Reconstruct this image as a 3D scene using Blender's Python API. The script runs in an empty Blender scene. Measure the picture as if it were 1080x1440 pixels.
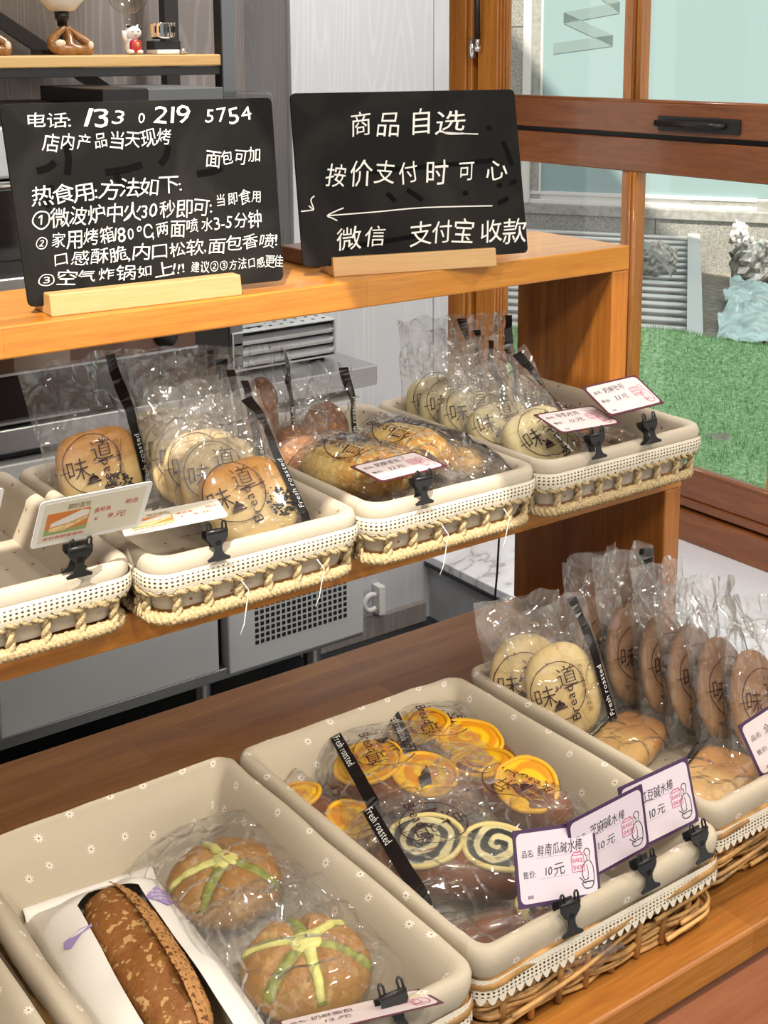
import bpy, bmesh, math, random
from mathutils import Vector, Matrix, noise
PI = math.pi
S = bpy.context.scene
C = S.collection

# ---------------------------------------------------------------- camera
cam_d = bpy.data.cameras.new('camera'); cam = bpy.data.objects.new('camera', cam_d); C.objects.link(cam)
YAW, PITCH, ROLL = 0.628672669, 0.186731814, 0.00512115
cy_, sy_, cp_, sp_ = math.cos(YAW), math.sin(YAW), math.cos(PITCH), math.sin(PITCH)
fw = Vector((sy_*cp_, cy_*cp_, -sp_)); rt = Vector((cy_, -sy_, 0)); dn = fw.cross(rt)
cr, sr = math.cos(ROLL), math.sin(ROLL)
r2 = cr*rt + sr*dn; d2 = -sr*rt + cr*dn
cam.matrix_world = Matrix(((r2.x, -d2.x, -fw.x, 0), (r2.y, -d2.y, -fw.y, 0), (r2.z, -d2.z, -fw.z, 1.55), (0, 0, 0, 1)))
cam_d.sensor_fit = 'VERTICAL'; cam_d.sensor_height = 36.0; cam_d.sensor_width = 27.0
cam_d.lens = 1859.75786/1440*36
cam_d.shift_y = -(720-417.780939)/1440
cam_d.clip_start = 0.02; cam_d.clip_end = 200
S.camera = cam

# ---------------------------------------------------------------- exposure, sky, sun
S.view_settings.view_transform = 'Standard'; S.view_settings.look = 'None'
S.view_settings.gamma = 1.0; S.view_settings.use_curve_mapping = False
S.view_settings.exposure = 0.87
S.cycles.transparent_max_bounces = 40
S.cycles.max_bounces = 10
S.cycles.sample_clamp_indirect = 6.0
S.cycles.caustics_reflective = False; S.cycles.caustics_refractive = False
W = bpy.data.worlds.new('sky'); S.world = W; W.use_nodes = True
wn = W.node_tree.nodes; wl = W.node_tree.links
bg = wn['Background']
bg.inputs[0].default_value = (1.0, .965, .92, 1); bg.inputs[1].default_value = 0.74
sun_d = bpy.data.lights.new('sun', 'SUN'); sun = bpy.data.objects.new('sun', sun_d); C.objects.link(sun)
SUN = Vector((-0.447, -0.506, 1.0)).normalized()
sun.rotation_euler = SUN.to_track_quat('Z', 'Y').to_euler()
sun_d.energy = 4.0; sun_d.angle = math.radians(0.45); sun_d.color = (1.0, 0.90, 0.74)

# added fill lights, unseen overhead, for warmer light and glints on the film
for lx, ly in ((-.9, -.5), (.2, -.75), (1.2, -.5), (2.0, .2)):
    ld = bpy.data.lights.new('fill_light', 'AREA'); lo = bpy.data.objects.new('fill_light', ld); C.objects.link(lo)
    ld.shape = 'DISK'; ld.size = .22; ld.energy = 14; ld.color = (1.0, .90, .76)
    lo.location = (lx, ly, 2.76)
for lx, ly, le in ((.55, 1.7, 4), (1.62, 2.0, 13)):  # added fill to brighten the bench and back wall, no lamp seen there
    ld = bpy.data.lights.new('bench_fill_light', 'AREA'); lo = bpy.data.objects.new('bench_fill_light', ld); C.objects.link(lo)
    ld.shape = 'DISK'; ld.size = .3; ld.energy = le; ld.color = (1.0, .96, .92); lo.location = (lx, ly, 2.75)
# ---------------------------------------------------------------- helpers
class MB:
    def __init__(s): s.v = []; s.f = []; s.uv = {}
    def add(s, vs, fs, uvs=None):
        b = len(s.v)
        s.v += [Vector(p) for p in vs]
        for f in fs: s.f.append(tuple(b+i for i in f))
        if uvs:
            for i, u in enumerate(uvs): s.uv[b+i] = u
        return b
    def box(s, x0, x1, y0, y1, z0, z1):
        s.add([(x0,y0,z0),(x1,y0,z0),(x1,y1,z0),(x0,y1,z0),(x0,y0,z1),(x1,y0,z1),(x1,y1,z1),(x0,y1,z1)],
              [(0,3,2,1),(4,5,6,7),(0,1,5,4),(1,2,6,5),(2,3,7,6),(3,0,4,7)])
        return s
    def prism(s, poly, y0, y1, ax='y'):
        n = len(poly)
        g = {'y': lambda a,b,t: (a,t,b), 'x': lambda a,b,t: (t,a,b), 'z': lambda a,b,t: (a,b,t)}[ax]
        s.add([g(a,b,y0) for a,b in poly]+[g(a,b,y1) for a,b in poly],
              [tuple(range(n)), tuple(range(2*n-1, n-1, -1))]+[(i,n+i,n+(i+1)%n,(i+1)%n) for i in range(n)])
        return s
    def tube(s, path, r, seg=8, closed=False, caps=True):
        path = [Vector(p) for p in path]; n = len(path)
        rr = r if callable(r) else (lambda t: r)
        up = None; rings = []
        for i, p in enumerate(path):
            a = path[(i-1) % n] if (closed or i > 0) else p
            b = path[(i+1) % n] if (closed or i < n-1) else p
            t = (b-a); t = t.normalized() if t.length > 1e-9 else Vector((0,0,1))
            if up is None: up = Vector((0,0,1)) if abs(t.z) < .9 else Vector((1,0,0))
            u = up - t*up.dot(t)
            u = u.normalized() if u.length > 1e-6 else t.orthogonal().normalized()
            up = u; w = t.cross(u); R = rr(i/max(1, n-1))
            rings.append([p + (u*math.cos(2*PI*k/seg) + w*math.sin(2*PI*k/seg))*R for k in range(seg)])
        vs = [q for g in rings for q in g]; fs = []
        m = n if closed else n-1
        for i in range(m):
            j = (i+1) % n
            for k in range(seg):
                fs.append((i*seg+k, i*seg+(k+1) % seg, j*seg+(k+1) % seg, j*seg+k))
        if caps and not closed:
            fs.append(tuple(range(seg-1, -1, -1))); fs.append(tuple((n-1)*seg+k for k in range(seg)))
        s.add(vs, fs); return s
    def lathe(s, prof, c=(0,0,0), seg=24, M=None):
        c = Vector(c); vs = []; fs = []; n = len(prof)
        for r, z in prof:
            for k in range(seg):
                p = Vector((max(r,1e-5)*math.cos(2*PI*k/seg), max(r,1e-5)*math.sin(2*PI*k/seg), z))
                vs.append((M @ p if M else p) + c)
        for i in range(n-1):
            for k in range(seg):
                fs.append((i*seg+k, i*seg+(k+1) % seg, (i+1)*seg+(k+1) % seg, (i+1)*seg+k))
        s.add(vs, fs); return s
    def loft(s, loops, closed=True, cap0=False, cap1=False, uvf=None):
        n = len(loops[0]); vs = [p for L in loops for p in L]; fs = []
        m = n if closed else n-1
        for i in range(len(loops)-1):
            for k in range(m):
                fs.append((i*n+k, i*n+(k+1) % n, (i+1)*n+(k+1) % n, (i+1)*n+k))
        if cap0: fs.append(tuple(range(n-1, -1, -1)))
        if cap1: fs.append(tuple((len(loops)-1)*n+k for k in range(n)))
        s.add(vs, fs, uvf); return s
    def grid(s, f, nu, nv, uv=None):
        vs = []; uvs = []
        for j in range(nv+1):
            for i in range(nu+1):
                vs.append(f(i/nu, j/nv)); uvs.append(uv(i/nu, j/nv) if uv else (i/nu, j/nv))
        s.add(vs, [(j*(nu+1)+i, j*(nu+1)+i+1, (j+1)*(nu+1)+i+1, (j+1)*(nu+1)+i) for j in range(nv) for i in range(nu)], uvs)
        return s
    def blob(s, c, R, p=2.0, nu=24, nv=14, disp=None, flat=None):
        # superellipsoid of radii R about c
        c = Vector(c); vs = []; fs = []
        sg = lambda a, e: math.copysign(abs(a)**e, a)
        e = 2.0/p
        for j in range(nv+1):
            ph = -PI/2 + PI*j/nv
            for i in range(nu):
                th = 2*PI*i/nu
                d = Vector((sg(math.cos(ph),e)*sg(math.cos(th),e), sg(math.cos(ph),e)*sg(math.sin(th),e), sg(math.sin(ph),e)))
                q = Vector((d.x*R[0], d.y*R[1], d.z*R[2]))
                if flat is not None and q.z < 0: q.z *= flat
                if disp: q = q + disp(q, d)
                vs.append(c+q)
        for j in range(nv):
            for i in range(nu):
                fs.append((j*nu+i, j*nu+(i+1) % nu, (j+1)*nu+(i+1) % nu, (j+1)*nu+i))
        s.add(vs, fs); return s
    def xf(s, M, start=0):
        for i in range(start, len(s.v)): s.v[i] = M @ s.v[i]
        return s
    def build(s, name, mat, parent=None, smooth=False, bevel=0.0, bseg=2):
        me = bpy.data.meshes.new(name)
        me.from_pydata([tuple(p) for p in s.v], [], s.f)
        if s.uv:
            lay = me.uv_layers.new(name='UVMap')
            for l in me.loops:
                lay.data[l.index].uv = s.uv.get(l.vertex_index, (0, 0))
        me.materials.append(mat)
        if smooth:
            me.polygons.foreach_set('use_smooth', [True]*len(me.polygons))
        me.update()
        o = bpy.data.objects.new(name, me); C.objects.link(o)
        if parent is not None: o.parent = parent
        if bevel:
            b = o.modifiers.new('edge', 'BEVEL'); b.width = bevel; b.segments = bseg; b.limit_method = 'ANGLE'; b.angle_limit = math.radians(35)
        return o

def box(x0, x1, y0, y1, z0, z1): return MB().box(x0, x1, y0, y1, z0, z1)
def tag(o, label, cat, group=None, kind=None):
    o['label'] = label; o['category'] = cat
    if group: o['group'] = group
    if kind: o['kind'] = kind
    return o
def thing(name, label, cat, loc=(0,0,0), group=None, M=None):
    o = bpy.data.objects.new(name, None); C.objects.link(o)
    if M is not None: o.matrix_world = M
    else: o.location = loc
    o.empty_display_size = 0.02
    return tag(o, label, cat, group)
def struct(name, mb, mat, bevel=0.0, smooth=False):
    o = mb.build(name, mat, None, smooth, bevel); o['kind'] = 'structure'; return o
def fr(o, ex, ez):
    # frame: x axis ex, z axis near ez, y = z cross x, origin o
    z = Vector(ez).normalized(); x = Vector(ex); x = (x - z*x.dot(z)).normalized(); y = z.cross(x)
    return Matrix(((x.x,y.x,z.x,o[0]),(x.y,y.y,z.y,o[1]),(x.z,y.z,z.z,o[2]),(0,0,0,1)))
def nz(x, y=0.0, z=0.0): return noise.noise(Vector((x, y, z)))
def sst(a, b, x):
    t = min(1, max(0, (x-a)/(b-a))); return t*t*(3-2*t)

# ---------------------------------------------------------------- materials
def newmat(name):
    m = bpy.data.materials.new(name); m.use_nodes = True
    n = m.node_tree.nodes; n.clear()
    out = n.new('ShaderNodeOutputMaterial')
    return m, n, m.node_tree.links, out
def N(n, t, **kw):
    x = n.new('ShaderNode'+t)
    for k, v in kw.items():
        if k in x.inputs.keys() if isinstance(k, str) else False: x.inputs[k].default_value = v
        else: setattr(x, k, v)
    return x
def pbsdf(n, l, out, rough=.5, metal=0.0, spec=.5, coat=0.0, col=None):
    b = n.new('ShaderNodeBsdfPrincipled')
    b.inputs['Roughness'].default_value = rough; b.inputs['Metallic'].default_value = metal
    b.inputs['Specular IOR Level'].default_value = spec; b.inputs['Coat Weight'].default_value = coat
    b.inputs['Coat Roughness'].default_value = .08
    if col: b.inputs['Base Color'].default_value = (*col, 1)
    l.new(b.outputs[0], out.inputs[0]); return b
def flat(name, col, rough=.5, metal=0.0, spec=.5, coat=0.0, bump=0.0, bscale=200, vary=0.0):
    m, n, l, out = newmat(name); b = pbsdf(n, l, out, rough, metal, spec, coat, col)
    if bump or vary:
        tc = n.new('ShaderNodeTexCoord'); no = n.new('ShaderNodeTexNoise'); no.inputs['Scale'].default_value = bscale; no.inputs['Detail'].default_value = 4
        l.new(tc.outputs['Object'], no.inputs['Vector'])
        if bump:
            bp = n.new('ShaderNodeBump'); bp.inputs['Strength'].default_value = bump; bp.inputs['Distance'].default_value = .002
            l.new(no.outputs[0], bp.inputs['Height']); l.new(bp.outputs[0], b.inputs['Normal'])
        if vary:
            rp = ramp(n, [(0.3, tuple(c*(1-vary) for c in col)), (0.7, tuple(min(1, c*(1+vary)) for c in col))])
            l.new(no.outputs[0], rp.inputs[0]); l.new(rp.outputs[0], b.inputs['Base Color'])
    return m
def ramp(n, stops, interp='LINEAR'):
    r = n.new('ShaderNodeValToRGB'); e = r.color_ramp.elements; r.color_ramp.interpolation = interp
    while len(e) < len(stops): e.new(.5)
    for i, (p, c) in enumerate(stops):
        e[i].position = p; e[i].color = (*c, 1) if len(c) == 3 else c
    return r
def mapn(n, l, sock, scale=(1,1,1), rot=(0,0,0), loc=(0,0,0)):
    m = n.new('ShaderNodeMapping'); m.inputs['Scale'].default_value = scale; m.inputs['Rotation'].default_value = rot; m.inputs['Location'].default_value = loc
    l.new(sock, m.inputs[0]); return m
def math_(n, l, op, a, b=None, c=None):
    x = n.new('ShaderNodeMath'); x.operation = op
    for i, v in enumerate((a, b, c)):
        if v is None: continue
        if isinstance(v, (int, float)): x.inputs[i].default_value = v
        else: l.new(v, x.inputs[i])
    return x.outputs[0]
def mixc(n, l, fac, a, b, bt='MIX'):
    x = n.new('ShaderNodeMix'); x.data_type = 'RGBA'; x.blend_type = bt
    def put(i, v):
        if isinstance(v, (int, float)): x.inputs[i].default_value = v
        elif isinstance(v, tuple): x.inputs[i].default_value = (*v, 1)
        else: l.new(v, x.inputs[i])
    put(0, fac); put(6, a); put(7, b); return x.outputs[2]

def wood(name, stops, axis='x', scale=9.0, stretch=.07, rough=.35, coat=.3, staves=None, figure=1.6):
    m, n, l, out = newmat(name); b = pbsdf(n, l, out, rough, 0, .5, coat)
    tc = n.new('ShaderNodeTexCoord')
    s = {'x': (scale*stretch, scale, scale), 'y': (scale, scale*stretch, scale), 'z': (scale, scale, scale*stretch)}[axis]
    mp = mapn(n, l, tc.outputs['Object'], s)
    no = n.new('ShaderNodeTexNoise'); no.inputs['Scale'].default_value = 2.2; no.inputs['Detail'].default_value = 5; no.inputs['Distortion'].default_value = figure
    l.new(mp.outputs[0], no.inputs['Vector'])
    s2 = tuple(k*9 for k in s); mp2 = mapn(n, l, tc.outputs['Object'], s2)
    n2 = n.new('ShaderNodeTexNoise'); n2.inputs['Scale'].default_value = 3.5; n2.inputs['Detail'].default_value = 3
    l.new(mp2.outputs[0], n2.inputs['Vector'])
    f = math_(n, l, 'MULTIPLY_ADD', n2.outputs[0], .35, math_(n, l, 'MULTIPLY', no.outputs[0], .65))
    if staves:
        br = n.new('ShaderNodeTexBrick'); br.offset = .37; br.inputs['Scale'].default_value = 1.0
        br.inputs['Mortar Size'].default_value = .0006; br.inputs['Brick Width'].default_value = staves[0]; br.inputs['Row Height'].default_value = staves[1]
        br.inputs['Color1'].default_value = (0,0,0,1); br.inputs['Color2'].default_value = (1,1,1,1); br.inputs['Mortar'].default_value = (.3,.3,.3,1)
        rot = {'xy': (0,0,0), 'xz': (PI/2,0,0), 'yz': (0,PI/2,0)}[staves[2]]
        mb = mapn(n, l, tc.outputs['Object'], (1,1,1), rot); l.new(mb.outputs[0], br.inputs['Vector'])
        f = math_(n, l, 'MULTIPLY_ADD', br.outputs['Color'], .2, math_(n, l, 'SUBTRACT', f, .1))
    rp = ramp(n, stops); l.new(f, rp.inputs[0]); l.new(rp.outputs[0], b.inputs['Base Color'])
    bp = n.new('ShaderNodeBump'); bp.inputs['Strength'].default_value = .12; bp.inputs['Distance'].default_value = .001
    l.new(n2.outputs[0], bp.inputs['Height']); l.new(bp.outputs[0], b.inputs['Normal'])
    return m
def panelwood(name, base, line, rough=.45):
    # painted wood-grain wall board: pale cathedral lines on a grey ground
    m, n, l, out = newmat(name); b = pbsdf(n, l, out, rough, 0, .4)
    tc = n.new('ShaderNodeTexCoord'); mp = mapn(n, l, tc.outputs['Object'], (7,7,.55))
    no = n.new('ShaderNodeTexNoise'); no.inputs['Scale'].default_value = 1.0; no.inputs['Detail'].default_value = 1.5; no.inputs['Distortion'].default_value = .3
    l.new(mp.outputs[0], no.inputs['Vector'])
    fr_ = math_(n, l, 'FRACT', math_(n, l, 'MULTIPLY', no.outputs[0], 22.0))
    d = math_(n, l, 'ABSOLUTE', math_(n, l, 'SUBTRACT', fr_, .5))
    k = ramp(n, [(0.0, (1,1,1)), (0.22, (0,0,0))]); l.new(d, k.inputs[0])
    mp2 = mapn(n, l, tc.outputs['Object'], (260,260,6)); n2 = n.new('ShaderNodeTexNoise'); n2.inputs['Scale'].default_value = 1; l.new(mp2.outputs[0], n2.inputs['Vector'])
    f = math_(n, l, 'MULTIPLY', k.outputs[0], math_(n, l, 'MULTIPLY_ADD', n2.outputs[0], 1.2, -.2))
    c = mixc(n, l, f, base, line); l.new(c, b.inputs['Base Color']); return m

M = {}
OR = [(0.25, (.24,.08,.012)), (0.5, (.46,.175,.022)), (0.75, (.60,.27,.04))]
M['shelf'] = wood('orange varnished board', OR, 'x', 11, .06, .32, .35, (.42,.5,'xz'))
M['panel'] = wood('orange varnished upright', [(0.25, (.15,.045,.008)), (0.5, (.32,.11,.016)), (0.75, (.44,.18,.03))], 'z', 11, .06, .32, .35)  # same wood as the shelves, coloured darker for the shade on the uprights
M['counter'] = wood('brown counter board', [(0.25, (.105,.034,.005)), (0.5, (.20,.072,.011)), (0.78, (.30,.135,.028))], 'x', 9, .07, .42, .08, (.5,.055,'xy'))
M['counter_front'] = wood('red brown counter front', [(0.25, (.17,.055,.025)), (0.55, (.24,.085,.04)), (0.8, (.30,.12,.06))], 'x', 7, .08, .5, .1)
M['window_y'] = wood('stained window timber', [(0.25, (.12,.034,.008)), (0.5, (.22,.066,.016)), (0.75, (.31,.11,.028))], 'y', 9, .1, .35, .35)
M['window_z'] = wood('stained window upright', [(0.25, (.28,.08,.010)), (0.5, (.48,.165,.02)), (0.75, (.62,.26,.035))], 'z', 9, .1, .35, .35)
M['pine'] = wood('pale pine board', [(0.3, (.50,.28,.09)), (0.5, (.68,.43,.17)), (0.75, (.76,.52,.24))], 'x', 10, .05, .45, .1)
M['block'] = wood('pale beech block', [(0.3, (.46,.27,.11)), (0.55, (.55,.34,.15)), (0.8, (.60,.40,.19))], 'x', 14, .05, .45, .1, None, .6)
M['tray'] = wood('dark wood tray', [(0.3, (.10,.04,.015)), (0.7, (.20,.09,.04))], 'x', 12, .06, .4, .2)
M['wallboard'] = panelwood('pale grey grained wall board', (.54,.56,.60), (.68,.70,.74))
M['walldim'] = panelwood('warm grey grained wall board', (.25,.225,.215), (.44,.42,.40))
M['tile'] = flat('dark floor tile', (.022,.026,.028), .35, vary=.4, bscale=6)
M['steel'] = flat('brushed steel', (.56,.58,.60), .34, 1.0)
M['steel_dull'] = flat('dull steel sheet', (.60,.635,.66), .42, .25)
M['chrome'] = flat('chrome', (.8,.8,.8), .12, 1.0)
M['black'] = flat('black plastic', (.012,.012,.013), .35)
M['blackgloss'] = flat('black glossy enamel', (.01,.01,.011), .12, coat=.5)
M['blackmetal'] = flat('black painted tube', (.018,.018,.02), .45)
M['greymetal'] = flat('grey painted tube', (.13,.145,.155), .4)
M['white'] = flat('white paint', (.78,.78,.77), .5)
M['porcelain'] = flat('white glazed ceramic', (.82,.80,.76), .15, coat=.6)
M['red'] = flat('red glaze', (.45,.02,.03), .2, coat=.5, vary=.5, bscale=90)
M['gold'] = flat('gold paint', (.65,.42,.08), .3, .8)
M['concrete'] = flat('plain ceiling paint', (.62,.60,.57), .8)

def marble():
    m, n, l, out = newmat('white veined stone'); b = pbsdf(n, l, out, .12, 0, .5, .2)
    tc = n.new('ShaderNodeTexCoord'); no = n.new('ShaderNodeTexNoise'); no.inputs['Scale'].default_value = 2.4; no.inputs['Detail'].default_value = 7; no.inputs['Distortion'].default_value = 1.2
    l.new(tc.outputs['Object'], no.inputs['Vector'])
    d = math_(n, l, 'ABSOLUTE', math_(n, l, 'SUBTRACT', no.outputs[0], .5))
    rp = ramp(n, [(0.0, (.42,.42,.42)), (0.012, (.72,.75,.80)), (0.06, (.82,.86,.93))]); l.new(d, rp.inputs[0]); l.new(rp.outputs[0], b.inputs['Base Color']); return m
M['marble'] = marble()
def granite(name, a, b_, sc=90):
    m, n, l, out = newmat(name); b = pbsdf(n, l, out, .75, 0, .3)
    tc = n.new('ShaderNodeTexCoord'); no = n.new('ShaderNodeTexNoise'); no.inputs['Scale'].default_value = sc; no.inputs['Detail'].default_value = 3
    l.new(tc.outputs['Object'], no.inputs['Vector'])
    rp = ramp(n, [(0.35, a), (0.65, b_)]); l.new(no.outputs[0], rp.inputs[0]); l.new(rp.outputs[0], b.inputs['Base Color']); return m
M['granite'] = granite('speckled grey granite', (.26,.26,.25), (.46,.46,.43))
M['pave'] = granite('grey paving slab', (.34,.34,.33), (.46,.46,.44), 30)
M['soil'] = granite('dusty ground', (.22,.20,.17), (.36,.34,.30), 25)
M['rock'] = granite('broken stone', (.16,.15,.13), (.62,.60,.55), 40)

def glassmat(name, tint=(1,1,1), gl=.06, haze=0.0, rough=.0):
    m, n, l, out = newmat(name)
    tr = n.new('ShaderNodeBsdfTransparent'); tr.inputs[0].default_value = (*tint, 1)
    g = n.new('ShaderNodeBsdfGlossy'); g.inputs['Roughness'].default_value = rough
    lw = n.new('ShaderNodeLayerWeight'); lw.inputs[0].default_value = .5
    f = math_(n, l, 'MULTIPLY_ADD', math_(n, l, 'POWER', lw.outputs['Facing'], 4.0), .8, gl*.4)
    mx = n.new('ShaderNodeMixShader'); l.new(f, mx.inputs[0]); l.new(tr.outputs[0], mx.inputs[1]); l.new(g.outputs[0], mx.inputs[2])
    o_ = mx.outputs[0]
    if haze:
        df = n.new('ShaderNodeBsdfTranslucent'); df.inputs[0].default_value = (.9,.92,.92,1)
        m2 = n.new('ShaderNodeMixShader'); m2.inputs[0].default_value = haze; l.new(o_, m2.inputs[1]); l.new(df.outputs[0], m2.inputs[2]); o_ = m2.outputs[0]
    l.new(o_, out.inputs[0]); return m
M['glass'] = glassmat('clear window pane', (.97,.985,.98), .05)
M['clearglass'] = glassmat('clear drinking glass', (.95,.95,.95), .2)
M['frosted'] = flat('frosted pale blue glass', (.31,.435,.465), .3, spec=.4)
M['frostmark'] = flat('darker frosted mark', (.25,.345,.345), .4)
M['smoky'] = glassmat('smoky clear plastic', (.78,.79,.8), .2, .12)

def filmmat():
    m, n, l, out = newmat('clear crinkly film')
    tc = n.new('ShaderNodeTexCoord')
    no = n.new('ShaderNodeTexNoise'); no.inputs['Scale'].default_value = 16; no.inputs['Detail'].default_value = 2
    add = n.new('ShaderNodeMixRGB'); add.blend_type = 'ADD'; add.inputs[0].default_value = .06
    v = n.new('ShaderNodeTexVoronoi'); v.feature = 'DISTANCE_TO_EDGE'; v.inputs['Scale'].default_value = 26
    l.new(tc.outputs['Object'], no.inputs['Vector']); l.new(tc.outputs['Object'], add.inputs[1]); l.new(no.outputs['Color'], add.inputs[2]); l.new(add.outputs[0], v.inputs['Vector'])
    h = math_(n, l, 'MULTIPLY_ADD', no.outputs[0], .9, math_(n, l, 'MINIMUM', math_(n, l, 'MULTIPLY', v.outputs[0], 5.0), .5))
    bp = n.new('ShaderNodeBump'); bp.inputs['Strength'].default_value = .9; bp.inputs['Distance'].default_value = .007
    l.new(h, bp.inputs['Height'])
    tr = n.new('ShaderNodeBsdfTransparent'); tr.inputs[0].default_value = (.995,.995,.995,1)
    g = n.new('ShaderNodeBsdfGlossy'); g.inputs['Roughness'].default_value = .07; l.new(bp.outputs[0], g.inputs['Normal'])
    fz = n.new('ShaderNodeLayerWeight'); fz.inputs[0].default_value = .5; l.new(bp.outputs[0], fz.inputs['Normal'])
    f = math_(n, l, 'MINIMUM', math_(n, l, 'MULTIPLY_ADD', math_(n, l, 'POWER', fz.outputs['Facing'], 3.0), .8, .06), .7)
    mx = n.new('ShaderNodeMixShader'); l.new(f, mx.inputs[0]); l.new(tr.outputs[0], mx.inputs[1]); l.new(g.outputs[0], mx.inputs[2])
    d1 = n.new('ShaderNodeBsdfDiffuse'); d1.inputs[0].default_value = (.95,.95,.93,1)
    m2 = n.new('ShaderNodeMixShader'); m2.inputs[0].default_value = .042; l.new(mx.outputs[0], m2.inputs[1]); l.new(d1.outputs[0], m2.inputs[2])
    l.new(m2.outputs[0], out.inputs[0]); return m
M['film'] = filmmat()
M['print'] = flat('dark maroon print', (.035,.012,.018), .4)
M['strip'] = flat('black printed strip', (.012,.011,.012), .25)
M['striptext'] = flat('white print', (.8,.8,.78), .5)

def slate():
    m, n, l, out = newmat('dusty black slate'); b = pbsdf(n, l, out, .65, 0, .12)
    tc = n.new('ShaderNodeTexCoord'); no = n.new('ShaderNodeTexNoise'); no.inputs['Scale'].default_value = 9; no.inputs['Detail'].default_value = 3; no.inputs['Distortion'].default_value = 1
    l.new(tc.outputs['Object'], no.inputs['Vector'])
    rp = ramp(n, [(0.42, (.008,.008,.008)), (0.5, (.013,.0125,.012)), (0.68, (.020,.019,.018))]); l.new(no.outputs[0], rp.inputs[0]); l.new(rp.outputs[0], b.inputs['Base Color']); return m
M['slate'] = slate()
M['chalk'] = flat('white chalk line', (.78,.78,.75), .9)
M['wipe'] = flat('wiped dark smear', (.003,.003,.003), .6, spec=.06)

def linen(name, col, flowers, scale=26, rad=.16, dot=False):
    m, n, l, out = newmat(name); b = pbsdf(n, l, out, .9, 0, .15)
    uv = n.new('ShaderNodeUVMap')
    base = None
    nw = n.new('ShaderNodeTexNoise'); nw.inputs['Scale'].default_value = 900; nw.inputs['Detail'].default_value = 2
    l.new(uv.outputs[0], nw.inputs['Vector'])
    base = mixc(n, l, nw.outputs[0], tuple(c*.86 for c in col), tuple(min(1, c*1.1) for c in col))
    mp = mapn(n, l, uv.outputs[0], (scale, scale, scale))
    v = n.new('ShaderNodeTexVoronoi'); v.voronoi_dimensions = '2D'; v.inputs['Scale'].default_value = 1.0; v.inputs['Randomness'].default_value = .55
    l.new(mp.outputs[0], v.inputs['Vector'])
    if flowers:
        sub = n.new('ShaderNodeVectorMath'); sub.operation = 'SUBTRACT'; l.new(mp.outputs[0], sub.inputs[0]); l.new(v.outputs['Position'], sub.inputs[1])
        sp = n.new('ShaderNodeSeparateXYZ'); l.new(sub.outputs[0], sp.inputs[0])
        ang = math_(n, l, 'ARCTAN2', sp.outputs[1], sp.outputs[0])
        pet = math_(n, l, 'ABSOLUTE', math_(n, l, 'COSINE', math_(n, l, 'MULTIPLY', ang, 4.0)))
        lim = math_(n, l, 'MULTIPLY_ADD', pet, rad*.62, rad*.38)
        msk = math_(n, l, 'LESS_THAN', v.outputs['Distance'], lim)
        base = mixc(n, l, msk, base, (.74,.70,.62))
        cen = math_(n, l, 'LESS_THAN', v.outputs['Distance'], rad*.24)
        base = mixc(n, l, cen, base, (.42,.16,.12))
    elif dot:
        cen = math_(n, l, 'LESS_THAN', v.outputs['Distance'], rad*.3)
        base = mixc(n, l, cen, base, (.30,.10,.08))
    l.new(base, b.inputs['Base Color'])
    bp = n.new('ShaderNodeBump'); bp.inputs['Strength'].default_value = .25; bp.inputs['Distance'].default_value = .0008
    l.new(nw.outputs[0], bp.inputs['Height']); l.new(bp.outputs[0], b.inputs['Normal']); return m
M['linen'] = linen('cream linen with tiny dots', (.47,.415,.335), False, 26, .16, True)
M['daisy'] = linen('cream linen with daisies', (.50,.435,.335), True, 25, .115)
def lacemat(name, k, edge, sc_=.006, top=.019):
    m, n, l, out = newmat(name)
    uv = n.new('ShaderNodeUVMap'); sp = n.new('ShaderNodeSeparateXYZ'); l.new(uv.outputs[0], sp.inputs[0])
    a = math_(n, l, 'SINE', math_(n, l, 'MULTIPLY', math_(n, l, 'ADD', sp.outputs[0], math_(n, l, 'MULTIPLY', sp.outputs[1], 1.3)), k))
    b_ = math_(n, l, 'SINE', math_(n, l, 'MULTIPLY', math_(n, l, 'SUBTRACT', sp.outputs[0], math_(n, l, 'MULTIPLY', sp.outputs[1], 1.3)), k))
    hole = math_(n, l, 'GREATER_THAN', math_(n, l, 'MULTIPLY', a, b_), .38)
    sc = math_(n, l, 'MULTIPLY', math_(n, l, 'ABSOLUTE', math_(n, l, 'SINE', math_(n, l, 'MULTIPLY', sp.outputs[0], edge))), sc_)
    low = math_(n, l, 'LESS_THAN', sp.outputs[1], math_(n, l, 'SUBTRACT', sc_, sc))
    tp = math_(n, l, 'LESS_THAN', sp.outputs[1], top)
    hole = math_(n, l, 'MULTIPLY', hole, math_(n, l, 'MULTIPLY', tp, math_(n, l, 'GREATER_THAN', sp.outputs[1], sc_+.0006)))
    fac = math_(n, l, 'MAXIMUM', hole, low)
    d = n.new('ShaderNodeBsdfPrincipled'); d.inputs['Base Color'].default_value = (.68,.63,.52,1); d.inputs['Roughness'].default_value = .9
    nb = n.new('ShaderNodeTexNoise'); nb.inputs['Scale'].default_value = 700; l.new(uv.outputs[0], nb.inputs['Vector'])
    bp = n.new('ShaderNodeBump'); bp.inputs['Strength'].default_value = .6; bp.inputs['Distance'].default_value = .001; l.new(nb.outputs[0], bp.inputs['Height']); l.new(bp.outputs[0], d.inputs['Normal'])
    tr = n.new('ShaderNodeBsdfTransparent'); mx = n.new('ShaderNodeMixShader'); l.new(fac, mx.inputs[0]); l.new(d.outputs[0], mx.inputs[1]); l.new(tr.outputs[0], mx.inputs[2])
    l.new(mx.outputs[0], out.inputs[0]); return m
M['lace'] = lacemat('cream cotton lace', 600, 250, .0045, .0165)
M['lace2'] = lacemat('white cotton lace', 700, 330, .006, .017)
M['rope'] = flat('straw rope', (.42,.32,.175), .8, bump=.7, bscale=380, vary=.35)
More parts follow.
